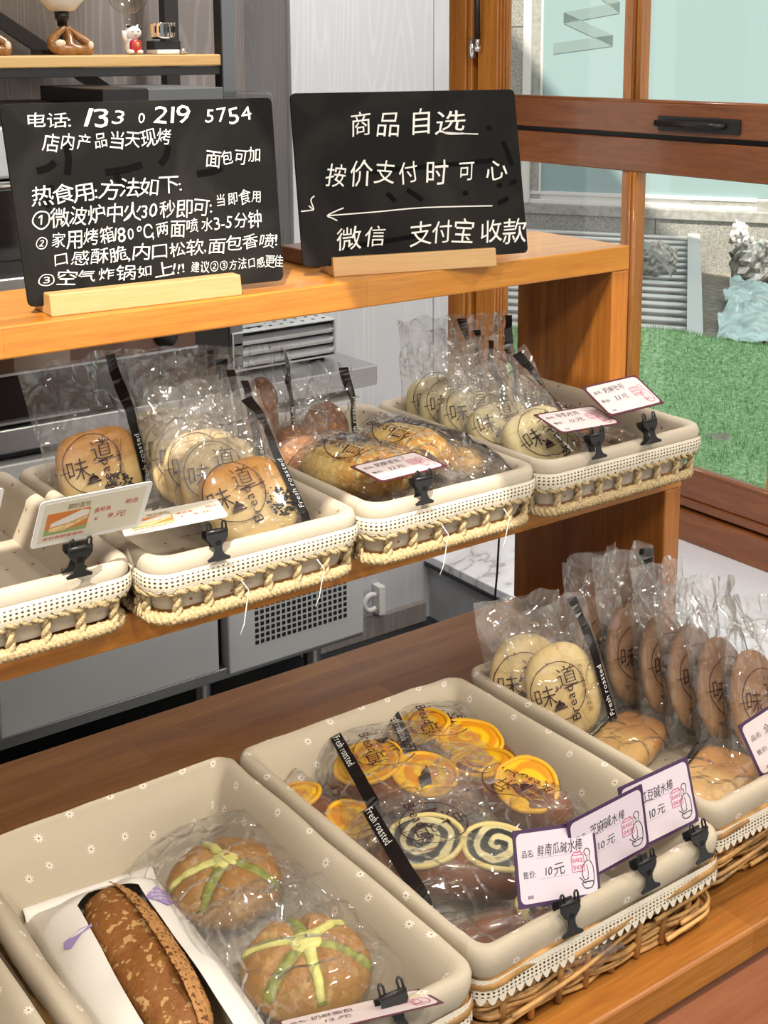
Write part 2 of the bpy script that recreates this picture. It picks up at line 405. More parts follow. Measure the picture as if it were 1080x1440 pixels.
M['willow'] = flat('peeled willow rod', (.37,.20,.065), .45, coat=.1, vary=.5, bscale=45)
M['willow_dark'] = flat('dark willow core', (.10,.05,.02), .7)

# ================================================================ the setting
struct('floor', box(-2.2, 2.12, -2.6, 3.0, -.05, 0), M['tile'])
# low stone ledge along the window
struct('trim_1', box(2.12, 2.76, -1.2, 3.45, 0, .165), M['wallboard'])
struct('trim_2', box(2.10, 2.76, -1.2, 3.45, .165, .19), M['marble'], .003)
lw = MB()
lw.box(2.095, 2.118, -1.2, 2.70, .158, .1655)
struct('trim_3', lw, M['blackmetal'])
# wall block behind the counter, its end trim and the recess on the left
struct('wall_back', box(1.70, 2.13, 2.71, 3.0, 0, 2.8), M['wallboard'])
struct('trim_4', box(2.133, 2.182, 2.708, 3.0, 0, 2.8), M['wallboard'], .002)
struct('trim_5', box(1.697, 1.722, 2.704, 2.72, 0, 2.8), M['wallboard'], .002)
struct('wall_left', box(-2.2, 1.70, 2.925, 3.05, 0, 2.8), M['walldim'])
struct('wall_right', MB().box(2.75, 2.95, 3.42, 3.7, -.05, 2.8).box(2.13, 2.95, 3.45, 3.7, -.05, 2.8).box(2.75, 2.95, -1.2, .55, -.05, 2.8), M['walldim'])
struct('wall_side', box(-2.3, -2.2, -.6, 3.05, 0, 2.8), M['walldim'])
struct('ceiling', box(-2.3, 2.95, .63, 3.7, 2.8, 2.815), M['concrete'])
struct('sun_shaping_slabs', MB().box(-2.3, .75, -.322, .10, 2.8, 2.815).box(-2.3, .14, .215, .385, 2.8, 2.815).box(.14, .47, .09, .64, 2.8, 2.815).box(.47, .76, .413, .64, 2.8, 2.815).box(.47, .76, .09, .30, 2.8, 2.815).box(.63, .76, .29, .42, 2.8, 2.815).box(.75, 2.95, -2.6, .62, 2.8, 2.9).box(-2.3, .75, -2.6, -1.1, 2.8, 2.9), M['concrete'])  # unseen slabs and gaps added to shape where the sun lands
fw_ = MB()
for x in (-2.3, -1.35, -.4, .55, 1.5, 2.45): fw_.box(x, x+.09, -2.6, -2.5, 0, 2.8)
fw_.box(-2.3, 2.95, -2.6, -2.5, 2.2, 2.4).box(-2.3, 2.95, -2.6, -2.5, 0, .35)
struct('front_reflection_bars', fw_, M['walldim'])  # unseen bars added behind the viewer to give glossy film contrasting reflections

struct('sun_block_wall', box(2.76, 2.95, -4, 9, 2.80, 8.5), M['walldim'])  # unseen tall block added to keep the sun off the yard outside
# ---- windows in the right wall (plane x = 2.75)
def bead_y(mb, y0, y1, z, r=.008, x=2.742): mb.tube([(x, y0, z), (x, y1, z)], r, 8)
def make_window(name, y0, y1, mulls, left_jamb):
    w = bpy.data.objects.new(name, None); C.objects.link(w); w.location = (2.75, (y0+y1)/2, .19); w['kind'] = 'structure'
    off = Vector((2.75, (y0+y1)/2, .19))
    def part(nm, mb, mat, bevel=.003, smooth=False):
        mb.xf(Matrix.Translation(-off)); return mb.build(nm, mat, w, smooth, bevel)
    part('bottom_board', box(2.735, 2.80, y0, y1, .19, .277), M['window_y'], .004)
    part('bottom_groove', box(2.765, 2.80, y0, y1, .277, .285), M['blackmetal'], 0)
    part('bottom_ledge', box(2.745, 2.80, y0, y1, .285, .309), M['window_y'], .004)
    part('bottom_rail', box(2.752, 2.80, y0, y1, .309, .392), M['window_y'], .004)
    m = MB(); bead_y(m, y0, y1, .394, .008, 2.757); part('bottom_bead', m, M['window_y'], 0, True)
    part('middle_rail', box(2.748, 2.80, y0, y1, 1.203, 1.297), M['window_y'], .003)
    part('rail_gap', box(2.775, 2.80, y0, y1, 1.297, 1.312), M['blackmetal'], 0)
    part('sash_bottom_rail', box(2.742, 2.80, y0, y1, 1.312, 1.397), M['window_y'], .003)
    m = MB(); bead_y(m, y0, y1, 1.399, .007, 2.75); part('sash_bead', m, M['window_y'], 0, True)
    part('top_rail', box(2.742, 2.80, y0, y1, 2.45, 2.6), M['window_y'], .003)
    part('head', box(2.75, 2.85, y0, y1, 2.6, 2.8), M['walldim'], 0)
    xs = []
    for (a, b) in mulls:
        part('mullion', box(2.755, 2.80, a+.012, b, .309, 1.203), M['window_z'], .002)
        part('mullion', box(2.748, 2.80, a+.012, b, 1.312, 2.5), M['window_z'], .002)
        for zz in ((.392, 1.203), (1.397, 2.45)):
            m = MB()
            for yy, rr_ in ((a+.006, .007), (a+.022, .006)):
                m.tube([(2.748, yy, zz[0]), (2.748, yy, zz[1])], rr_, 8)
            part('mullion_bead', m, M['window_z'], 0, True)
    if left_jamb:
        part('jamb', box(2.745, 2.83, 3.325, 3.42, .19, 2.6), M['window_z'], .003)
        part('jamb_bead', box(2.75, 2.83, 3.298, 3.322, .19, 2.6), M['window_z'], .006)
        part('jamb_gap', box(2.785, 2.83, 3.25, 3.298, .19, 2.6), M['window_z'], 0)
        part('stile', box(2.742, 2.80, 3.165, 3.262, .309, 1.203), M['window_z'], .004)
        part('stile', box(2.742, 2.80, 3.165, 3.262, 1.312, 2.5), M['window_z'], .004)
        for zz in ((.309, 1.203), (1.312, 2.45)):
            m = MB()
            for yy, rr_ in ((3.158, .008), (3.143, .007), (3.130, .006)):
                m.tube([(2.752, yy, zz[0]), (2.752, yy, zz[1])], rr_, 8)
            part('stile_bead', m, M['window_z'], 0, True)
        # stay arm, its keeper plate and knob
        part('stay_plate', MB().tube([(2.737, 3.283, 1.515), (2.737, 3.283, 1.575)], .011, 12), M['chrome'], 0, True)
        ar = part('stay_arm', MB().tube([(2.728, 3.245, 1.575), (2.715, 3.235, 1.75)], .0085, 10), M['black'], 0, True)
        part('stay_knob', MB().tube([(2.729, 3.247, 1.55), (2.728, 3.245, 1.578)], .0075, 10).blob((2.73, 3.247, 1.545), (.013, .013, .013)), M['chrome'], 0, True)
        part('handle_plate', box(2.735, 2.744, 2.214, 2.493, 1.324, 1.364), M['black'], .003)
        part('handle', MB().tube([(2.716, 2.482, 1.345), (2.715, 2.30, 1.345), (2.735, 2.26, 1.345)], .0085, 10), M['black'], 0, True)
    gl = MB(); gl.box(2.772, 2.776, y0, y1, .39, 1.21); part('pane', gl, M['glass'], 0)
    gl = MB(); gl.box(2.772, 2.776, y0, y1, 1.39, 2.46); part('pane', gl, M['glass'], 0)
    return w
make_window('window_1', 2.0, 3.42, [(2.575, 2.637), (2.02, 2.092)], True)
make_window('window_2', .55, 2.0, [(1.25, 1.31), (.56, .62)], False)

# ================================================================ outside the window
struct('ground', box(2.95, 12, -4, 14, -.1, .09), M['soil'])
FO = Vector((6.884, 5.405, .1)); FT = Vector((-.525, .851, 0)).normalized(); FN = Vector((-FT.y, FT.x, 0))
if FN.dot(Vector((0,0,1.55))-FO) < 0: FN = -FN
FM = Matrix(((FT.x, FN.x, 0, FO.x), (FT.y, FN.y, 0, FO.y), (0, 0, 1, 0), (0, 0, 0, 1)))  # local: x along wall, y towards the shop, z up (world)
def fbox(*a): return box(*a).xf(FM)
st = MB()
xs = [-3.0, -1.6, -.35, .645, 1.75, 3.0, 4.2]
for a, b in zip(xs, xs[1:]): st.box(a+.003, b-.003, -.3, 0, .05, .43)
st.xf(FM); struct('wall_outside', st, M['granite'], .003)
struct('trim_6', fbox(-3, 4.2, -.32, .02, .43, .50), M['pave'], .006)
struct('trim_7', fbox(-3, 4.2, -.34, -.02, .50, 3.6), M['white'])
pl = MB()
for z0, z1 in ((.50, .98), (.985, 1.675), (1.68, 2.6), (2.605, 3.6)): pl.box(1.56, 3.2, -.2, .012, z0, z1)
struct('wall_pillar', pl.xf(FM), M['granite'], .003)
struct('trim_8', fbox(1.505, 1.56, -.2, .03, .50, 3.6), M['white'], .008)
def outside_window():
    w = bpy.data.objects.new('window_3', None); C.objects.link(w); w['kind'] = 'structure'; w.matrix_world = FM.copy()
    box(.0, 1.505, -.06, .006, .50, .53).build('lower_sill', M['white'], w, False, .004)
    box(.0, 1.505, -.06, .0, .56, .585).build('upper_sill', M['white'], w, False, .004)
    box(1.445, 1.505, -.06, -.004, .50, 3.6).build('stile', M['pave'], w, False, .003)
    box(1.430, 1.445, -.06, .0, .585, 3.6).build('stile_bead', M['white'], w, False, .003)
    box(-.10, .41, -.06, -.005, .50, .57).build('lower_panel', M['pave'], w)
    box(-3, 1.43, -.05, -.018, .585, 3.6).build('frosted_pane', M['frosted'], w)
    z = MB()
    pts = [(1.10, 1.93), (.925, 1.795), (1.295, 1.735), (.965, 1.585), (1.36, 1.535)]
    for i in range(len(pts)-1):
        a = Vector((pts[i][0], 0, pts[i][1])); b = Vector((pts[i+1][0], 0, pts[i+1][1]))
        up = Vector((0, 0, .036))
        z.add([a-up+Vector((0,-.0175,0)), b-up+Vector((0,-.0175,0)), b+up+Vector((0,-.0175,0)), a+up+Vector((0,-.0175,0)),
               a-up+Vector((0,-.0145,0)), b-up+Vector((0,-.0145,0)), b+up+Vector((0,-.0145,0)), a+up+Vector((0,-.0145,0))],
              [(0,1,2,3),(4,7,6,5),(0,4,5,1),(1,5,6,2),(2,6,7,3),(3,7,4,0)])
    z.build('zigzag_mark', M['frostmark'], w)
outside_window()
# paving slabs by the wall
rng = random.Random(4)
k = 0
for i, (x, y) in enumerate([(5.62, 3.55), (6.12, 3.95), (6.62, 4.35), (5.95, 3.05), (6.45, 3.45), (6.95, 3.85)]):
    o = MB().box(-.30, .30, -.20, .20, 0, .035).build('trim_%d' % (9+i), M['pave'], None, False, .004)
    o['kind'] = 'structure'; o.location = (x, y, .09); o.rotation_euler = (0, 0, math.atan2(FT.y, FT.x)+PI/2)
# turf with a raised hump
def turf_h(x, y):
    d = (Vector((x, y, 0)) - Vector((4.55, 4.02, 0)))
    a = d.dot(FT); b = d.dot(FN)
    h = .16*math.exp(-(b/.28)**2)*(.55+.45*math.exp(-((a-.15)/.5)**2))
    return .105 + h + .02*nz(x*3, y*3, 1)
tm = MB()
def turf_pt(u, v):
    # strip from the window outwards, far edge bending to the wall
    p0 = Vector((2.98, .5 + u*3.9, 0)); far = Vector((4.95, 4.30, 0)) + FT*(u*3.6-2.3)
    p = p0.lerp(far, v); z = turf_h(p.x, p.y)
    if v > .985: z = .092
    return (p.x, p.y, z)
tm.grid(turf_pt, 60, 60)
def grassmat():
    m, n, l, out = newmat('green turf'); b = pbsdf(n, l, out, .7, 0, .2)
    tc = n.new('ShaderNodeTexCoord'); no = n.new('ShaderNodeTexNoise'); no.inputs['Scale'].default_value = 60; no.inputs['Detail'].default_value = 3
    l.new(tc.outputs['Object'], no.inputs['Vector'])
    rp = ramp(n, [(0.3, (.12,.29,.10)), (0.55, (.28,.52,.26)), (0.75, (.48,.68,.44))]); l.new(no.outputs[0], rp.inputs[0]); l.new(rp.outputs[0], b.inputs['Base Color']); return m
M['turf'] = grassmat()
struct('ground_turf', tm, M['turf'], 0, True)
gb = MB(); rng = random.Random(8)
for i in range(26000):
    u, v = rng.random()*.85+.1, rng.random()**.8*.98
    x, y, z = turf_pt(u, v)
    a = rng.random()*2*PI; t = rng.uniform(.012, .03); w_ = .0022; b_ = rng.uniform(.3, 1.0)
    dx, dy = math.cos(a), math.sin(a)
    gb.add([(x-dy*w_, y+dx*w_, z-.004), (x+dy*w_, y-dx*w_, z-.004), (x+dx*t*b_, y+dy*t*b_, z+t)], [(0,1,2)])
g = gb.build('grass', M['turf']); tag(g, 'short green artificial grass blades outside the window', 'grass', None, 'stuff')

# stainless grating leaning on the outside wall
M['bar'] = flat('bright galvanised bar', (.66,.69,.70), .35, .5)
gr = thing('metal_grating', 'silver metal grating of round bars leaning against the grey stone wall outside', 'grating', (5.0, 4.5, .1))
def along(p, q, t): return Vector(p).lerp(Vector(q), t)
A0 = Vector((5.02, 4.28, .115)); A1 = Vector((6.66, 5.72, .31)); B0 = A0 + FT*1.9; B1 = A1 + FT*1.9
off = Vector((5.0, 4.5, .1))
bars = 15
for i in range(bars+1):
    t = i/bars
    a = along(A0, A1, t); b = along(B0, B1, t)
    MB().tube([a-off, b-off], .019, 8).build('bar', M['bar'], gr, True)
for a, b in ((A0, A1), (B0, B1)):
    d = (b-a).normalized(); s = d.cross(FT).normalized()
    mb = MB(); vs = []
    for p in (a-d*.02, b+d*.03):
        for su, sv in ((-.04,-.03), (.04,-.03), (.04,.03), (-.04,.03)): vs.append(p + FT*su + s*sv - off)
    mb.add(vs, [(3,2,1,0),(4,5,6,7),(0,1,5,4),(1,2,6,5),(2,3,7,6),(3,0,4,7)]); mb.build('side_rail', M['steel_dull'], gr)

def crumple(name, label, cat, c, R, mat, seed, group=None, amp=.22, fr_=2.2, p=2.4, flat_=None, smooth=False):
    mb = MB()
    def dsp(q, d): return Vector((q.x, q.y, q.z))*amp*(abs(nz(d.x*fr_+seed, d.y*fr_, d.z*fr_))*2-.6) + d*min(R)*.10*nz(d.x*6+seed, d.y*6, d.z*6)
    mb.blob((0, 0, R[2]*.8), R, p, 28, 16, dsp, flat_)
    o = mb.build(name, mat, None, smooth); o.location = c; return tag(o, label, cat, group)
def foilmat():
    m, n, l, out = newmat('crumpled silver foil'); b = pbsdf(n, l, out, .3, .85)
    tc = n.new('ShaderNodeTexCoord'); no = n.new('ShaderNodeTexNoise'); no.inputs['Scale'].default_value = 12; no.inputs['Detail'].default_value = 3
    l.new(tc.outputs['Object'], no.inputs['Vector']); rp = ramp(n, [(.4, (.16,.15,.13)), (.55, (.75,.74,.7))]); l.new(no.outputs[0], rp.inputs[0]); l.new(rp.outputs[0], b.inputs['Base Color']); return m
M['foil'] = foilmat()
M['sheeting'] = flat('pale teal plastic sheeting', (.46,.64,.66), .25, spec=.7, vary=.35, bscale=14)
M['sheeting2'] = glassmat('clear teal plastic', (.55,.72,.72), .5, .3)
M['crumb_paper'] = flat('crumpled white paper', (.78,.78,.78), .8)
crumple('foil_bundle', 'crumpled silver foil bundle beside the metal grating outside', 'foil bundle', (6.62, 5.18, .10), (.17, .15, .15), M['foil'], 3)
crumple('paper_scrap', 'crumpled white paper scrap at the top corner of the grating', 'paper', (6.88, 5.50, .30), (.09, .06, .10), M['crumb_paper'], 9, None, .25)
crumple('stone_chunk', 'rough pale stone chunk beside the teal plastic sheet outside', 'stone', (6.50, 4.78, .09), (.10, .09, .08), M['rock'], 5)
crumple('stone_chunk', 'broken grey stone chunk lying on the metal grating', 'stone', (5.80, 5.28, .24), (.14, .12, .10), M['rock'], 15)
def sheet(name, label, pts_, mat, seed, amp=.05):
    a, b, c, d = [Vector(p) for p in pts_]; mb = MB()
    def f(u, v):
        p = a.lerp(b, u).lerp(d.lerp(c, u), v)
        k_ = abs(nz(u*3+seed, v*5, 1))*1.6 + abs(nz(u*7, v*9+seed, 2))*.5
        return p + Vector((0, 0, amp*k_)) + FT*(.05*nz(v*5+seed, u*2, 3))
    mb.grid(f, 30, 40); return tag(mb.build(name, mat, None, False), label, 'plastic sheet')
sheet('plastic_sheet', 'crumpled pale teal plastic sheet spread between the grating and the paving slabs',
      [(5.10, 4.22, .10), (5.38, 3.96, .10), (6.40, 4.78, .13), (6.36, 5.16, .16)], M['sheeting'], 2, .045)
cs = MB()
def curl(u, v):
    p = Vector((5.62, 5.06, .235)).lerp(Vector((6.05, 5.40, .285)), v) + FT*(.42*u-.06)
    return p + Vector((0, 0, .02 + .17*math.sin(PI*u)**.7*(1-.5*v)*(1+.2*nz(u*3, v*3, 1))))
cs.grid(curl, 20, 14); tag(cs.build('plastic_sheet', M['sheeting2'], None, True), 'curled clear teal plastic sheet lying over the metal grating bars', 'plastic sheet')
rb = MB(); rng = random.Random(3)
for i in range(500):
    t = rng.random(); p = Vector((5.45, 3.95, .09)).lerp(Vector((6.2, 4.55, .09)), t) + FT*rng.uniform(-.10, .10)
    rb.blob(p, (rng.uniform(.008,.025), rng.uniform(.008,.02), rng.uniform(.006,.015)), 2, 6, 4)
tag(rb.build('rubble', M['rock']), 'small broken rubble along the edge of the paving slabs', 'rubble', None, 'stuff')

# ================================================================ counter and display rack
ct = thing('counter', 'long brown wooden serving counter holding the deep baskets', 'counter', (.6, 1.0, 0))
def cpart(n, mb, mat, bev): mb.xf(Matrix.Translation((-.6, -1.0, 0))); return mb.build(n, mat, ct, False, bev)
cpart('worktop', box(-.7, 1.275, .683, 1.377, .718, .75), M['counter'], .003)
cpart('front_panel', box(-.7, 1.26, .694, .715, .0, .718), M['counter_front'], .002)
cpart('end_panel', box(1.24, 1.265, .715, 1.36, 0, .718), M['counter_front'], .002)
cpart('back_panel', box(-.7, 1.24, 1.345, 1.365, 0, .718), M['counter_front'], .002)

rk = thing('display_rack', 'orange varnished two-tier wooden rack standing on the counter', 'rack', (1.0, 1.3, .75))
def rpart(n, mb, mat, bev=.002): mb.xf(Matrix.Translation((-1.0, -1.3, -.75))); return mb.build(n, mat, rk, False, bev)
rpart('top_shelf', box(-.5, 1.265, 1.193, 1.377, 1.262, 1.294), M['shelf'])
rpart('middle_shelf', box(-.5, 1.265, 1.091, 1.377, .993, 1.025), M['shelf'])
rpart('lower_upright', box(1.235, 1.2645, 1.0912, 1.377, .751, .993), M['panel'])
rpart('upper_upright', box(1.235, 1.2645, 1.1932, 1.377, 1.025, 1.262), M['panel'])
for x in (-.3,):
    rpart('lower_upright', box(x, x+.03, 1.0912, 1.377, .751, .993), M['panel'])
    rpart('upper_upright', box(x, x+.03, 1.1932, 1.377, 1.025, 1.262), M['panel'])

# ================================================================ baskets
def rr(x0, x1, y0, y1, r, cn=5, sn=10):
    pts = []
    def side(a, b, m): return [a.lerp(b, (i+1)/(m+1)) for i in range(m)]
    V = Vector
    cs = [((x0+r, y0+r), PI), ((x1-r, y0+r), 1.5*PI), ((x1-r, y1-r), 0), ((x0+r, y1-r), .5*PI)]
    arcs = [[V((c[0]+r*math.cos(a+PI/2*i/cn), c[1]+r*math.sin(a+PI/2*i/cn))) for i in range(cn+1)] for c, a in cs]
    for i in range(4):
        pts += arcs[i] + side(arcs[i][-1], arcs[(i+1) % 4][0], sn)
    return pts
def perim(L):
    d = [0.0]
    for i in range(1, len(L)): d.append(d[-1] + (L[i]-L[i-1]).length)
    return d
def resample(path, step):
    out = []; acc = 0.0; n = len(path)
    for i in range(n):
        a = Vector(path[i]); b = Vector(path[(i+1) % n]); d = (b-a).length
        while acc < d:
            out.append(a.lerp(b, acc/d)); acc += step
        acc -= d
    return out
def helix(mb, path, R, r, pitch, strands, closed=True, seg=5, step=.004, jr=0.0, rng=None):
    P = resample(path, step) if closed else path
    n = len(P)
    for k in range(strands):
        pts = []
        for i, p in enumerate(P):
            a = P[(i-1) % n] if (closed or i) else p; b = P[(i+1) % n] if (closed or i < n-1) else p
            t = (b-a).normalized(); u = t.cross(Vector((0,0,1))); u = u.normalized() if u.length > 1e-4 else Vector((1,0,0)); w = t.cross(u)
            th = 2*PI*(i*step/pitch + k/strands)
            RR = R*(1 + (jr*nz(i*.21, k*3.3, 2) if jr else 0))
            pts.append(p + u*RR*math.cos(th) + w*RR*math.sin(th))
        mb.tube(pts, r, seg, closed)
def frustum(x0, x1, y0, y1, zr, zb, ins):
    h = zr-zb
    def L(d, z, r=.022):  # d inset from rim line, plus taper with depth
        k_ = ins*(zr-z)/h + d
        return [Vector((p.x, p.y, z)) for p in rr(x0+k_, x1-k_, y0+k_, y1-k_, max(.006, (r if zr < .08 else .016)-d*.4))]
    return L
def cloth_loops(mb, loops, uscale=1.0):
    L0 = [Vector((p.x, p.y)) for p in loops[-3]]
    n = len(L0); vs = []; uv = []; acc = [0.0]
    for i in range(1, n+1): acc.append(acc[-1] + (L0[i % n]-L0[i-1]).length)
    v = 0.0
    for j, L in enumerate(loops):
        if j: v += sum((L[i]-loops[j-1][i]).length for i in range(n))/n
        for i in range(n+1):
            vs.append(L[i % n]); uv.append((acc[i], v))
    fs = [(j*(n+1)+i, j*(n+1)+i+1, (j+1)*(n+1)+i+1, (j+1)*(n+1)+i) for j in range(len(loops)-1) for i in range(n)]
    mb.add(vs, fs, uv)
def make_basket(x0, x1, y0, y1, zr, zb, ins, kind, label, group, seed, yaw=0.0):
    cx, cy = (x0+x1)/2, (y0+y1)/2
    t = thing('bread_basket', label, 'basket', (cx, cy, zb), group); t.rotation_euler = (0, 0, yaw)
    L = frustum(x0-cx, x1-cx, y0-cy, y1-cy, zr-zb, 0, ins); H = zr-zb
    rng = random.Random(seed)
    low = kind == 'low'
    cl = M['linen'] if not low else M['daisy']
    fold = .0018 if not low else .008
    def wr(p, amt, k_=26):
        a = (nz(p.x*k_+seed, p.y*k_, p.z*9) if not low else .6*nz(p.x*17+seed, p.y*17, p.z*5)+.5*abs(nz(p.x*38, p.y*38+seed, p.z*8)))*amt
        return Vector((p.x + a*(.6 if abs(p.x) > .05 else .2), p.y + a, p.z + a*.35))
    lin = MB()
    d_in = .016 if not low else .022
    loops = []
    zf = .013
    nst = 7
    bot = L(d_in-.002+(.0 if not low else .015), zf)
    # floor of the liner, shrinking loops
    fl_ = [[Vector((p.x*s_, p.y*s_, zf + (nz(p.x*20*s_, p.y*20*s_, seed)*.002))) for p in bot] for s_ in (.01, .2, .4, .6, .8, 1.0)]
    nb_ = len(bot)
    lin.add([p for q in fl_ for p in q], [(j*nb_+i, j*nb_+(i+1) % nb_, (j+1)*nb_+(i+1) % nb_, (j+1)*nb_+i) for j in range(5) for i in range(nb_)], [(p.x+3.3, p.y+2.2) for q in fl_ for p in q])
    for j in range(nst):
        z = zf + (H-.012-zf)*j/(nst-1)
        slope = (.0 if not low else .03)*(1-j/(nst-1))
        loops.append([wr(p, fold*(1.0 if 0 < j else .3)) for p in L(d_in+slope*.5 - (.004*j/(nst-1)), z)])
    for d, dz in ((.012, -.003), (.008, .0015), (.003, .003), (-.001, .001), (-.0035, -.004), (-.004, -.012)):
        loops.append([wr(p, fold*.6, 18) for p in L(d, H+dz)])
    ext = [(-.001, H-.026), (.003, H-.04), (.006, .012)] if not low else [(-.003, H-.02), (.001, H-.034)]
    for d, z in ext: loops.append([wr(p, fold*.5) for p in L(d, z)])
    cloth_loops(lin, loops)
    ln_ = lin.build('cloth_liner', cl, t, True)
    # lace along the outside
    lc = MB()
    hl = .020 if not low else .022
    zt = H-.011 if not low else H-.022
    rows = 8
    L0 = L(-.0055, zt); n = len(L0); per = [0.0]
    for i in range(1, n+1): per.append(per[-1]+(L0[i % n]-L0[i-1]).length)
    vs = []; uv = []
    for j in range(rows+1):
        f = j/rows; z = zt - hl*f; LL = L(-.0055 - (.004*f if low else .002*math.sin(f*3)), z)
        for i in range(n+1):
            p = LL[i % n]; w_ = .002*f*math.sin(per[i]*190+seed)
            vs.append(Vector((p.x*(1+w_), p.y*(1+w_), p.z + .002*f*nz(per[i]*30, seed, 0)))); uv.append((per[i], hl*(1-f)))
    lc.add(vs, [(j*(n+1)+i, j*(n+1)+i+1, (j+1)*(n+1)+i+1, (j+1)*(n+1)+i) for j in range(rows) for i in range(n)], uv)
    lc.build('lace_trim', M['lace'] if not low else M['lace2'], ln_, True)
    wk = MB()
    if not low:
        helix(wk, L(-.001, .006), .0036, .0036, .016, 3, True, 5, .0035)
        zt2 = H-.031
        pth = [p + Vector((0, 0, .004*nz(p.x*40, p.y*40, seed))) for p in resample(L(-.002, zt2), .006)]
        helix(wk, pth, .0034, .0024, .036, 3, True, 6, .004, .5)
        helix(wk, pth, .0026, .0026, .021, 2, True, 5, .004, .9)
        P = resample(L(-.001, .006), .0325); Q = L(-.003, zt2)
        for i, p in enumerate(P):
            q = Vector((p.x*1.015, p.y*1.012, zt2+.002))
            path = [p.lerp(q, k_/10) + Vector((rng.uniform(-1,1)*.0006, 0, 0)) for k_ in range(11)]
            for s_ in (0, PI):
                wk.tube([pp + Vector((.0022*math.cos(k_*.9+s_), .0022*math.sin(k_*.9+s_), 0)) for k_, pp in enumerate(path)], .0029, 6)
        wk.build('woven_frame', M['rope'], t, True)
    else:
        # dark core, then overlapping willow rods
        core = MB(); core.loft([L(.009, 0.004), L(.006, H-.035)], True, True, False); core.build('core', M['willow_dark'], t)
        for lv in range(15):
            z = .004 + (H-.045)*lv/14
            base = resample(L(.001 if lv % 2 else .004, z), .008); n = len(base)
            ph = rng.random()*6; a1 = rng.uniform(.002, .006)
            pts = [p + Vector((0, 0, a1*math.sin(i*.13+ph) + .003*nz(i*.2, lv, seed))) + (Vector((p.x, p.y, 0)).normalized()*(.003*math.sin(i*.55+PI*lv))) for i, p in enumerate(base)]
            wk.tube([Vector((p.x, p.y, max(.002, p.z))) for p in pts], rng.uniform(.0016, .0028), 6, True)
        Lf = resample(L(-.003, H*.4), .006); n = len(Lf)
        for k_ in range(44):  # rods running aslant
            i0 = rng.randrange(n); ln = rng.randrange(14, 34); z0 = rng.uniform(.004, H*.45); z1 = min(H-.035, z0+rng.uniform(.012, .035)); dd = rng.uniform(.0, .004)
            pts = []
            for i in range(ln):
                p = Lf[(i0+i) % n]; f = i/(ln-1); o_ = Vector((p.x, p.y, 0)).normalized()*(dd + .003*math.sin(f*PI))
                pts.append(Vector((p.x, p.y, z0+(z1-z0)*f)) + o_)
            wk.tube(pts, lambda u: .0025*(1-.35*u), 6)
        for lv, dz in ((0, -.030), (1, -.038)):
            base = resample(L(-.002, H+dz), .007)
            wk.tube([p + Vector((0, 0, .004*math.sin(i*.16+lv*PI))) + Vector((p.x, p.y, 0)).normalized()*(.003*math.cos(i*.16+lv*PI)) for i, p in enumerate(base)], .0048, 6, True)
        for p in resample(L(.0015, H*.5), .032):
            q = Vector((p.x, p.y, 0)); nrm = q.normalized()
            wk.tube([Vector((p.x, p.y, .002)) - nrm*.003, Vector((p.x*1.01, p.y*1.01, H-.03))], .0032, 6)
        wk.build('woven_wicker', M['willow'], t, True)
    for k_, (tx_, tz_) in enumerate(((-.03, .0), (.055, .006)) if kind == 'up' and seed in (2, 3) else ()):
        MB().tube([Vector((tx_, y0-cy-.010, H-.032)), Vector((tx_+.006, y0-cy-.013, H*.35)), Vector((tx_+.002, y0-cy-.010, -.012+tz_)), Vector((tx_-.002, y0-cy-.009, -.022+tz_))], .0005, 5).build('loose_thread', M['chalk'], t, True)
    return t
GU, GL = 'shallow lined rope baskets on the middle shelf', 'deep lined willow baskets on the counter'
make_basket(.245, .4825, 1.055, 1.385, 1.092, 1.027, .006, 'up', 'shallow rope basket at the left end of the middle shelf, empty, behind the sandwich card', GU, 1)
make_basket(.494, .722, 1.035, 1.372, 1.092, 1.027, .006, 'up', 'shallow lined rope basket holding the row of standing bags of pale rolls', GU, 2)
make_basket(.735, .962, 1.035, 1.372, 1.092, 1.027, .006, 'up', 'shallow lined rope basket holding the golden cheese-crusted rolls', GU, 3)
make_basket(.972, 1.236, 1.035, 1.360, 1.092, 1.027, .006, 'up', 'shallow lined rope basket at the right end of the middle shelf, holding milk toast', GU, 4)
make_basket(.03, .300, .70, 1.09, .842, .752, .010, 'low', 'deep lined willow basket at the far left of the counter, cut off by the frame', GL, 5)
make_basket(.316, .594, .700, 1.095, .842, .752, .010, 'low', 'deep lined willow basket holding the paper-bagged loaf and green cream buns', GL, 6)
make_basket(.606, .893, .708, 1.093, .842, .752, .010, 'low', 'deep lined willow basket holding the yellow pumpkin swirl rolls', GL, 7)
make_basket(.912, 1.19, .735, 1.093, .842, .752, .010, 'low', 'deep lined willow basket at the right of the counter, holding brown oval loaves', GL, 8)

crd = MB().tube([(1.196, 1.36, .992), (1.1965, 1.362, .93), (1.195, 1.364, .87), (1.193, 1.366, .80), (1.190, 1.368, .752)], .0016, 6).build('hanging_cord', M['black'], None, True)
tag(crd, 'thin dark cord hanging from the middle shelf down to the counter beside the upright', 'cord')

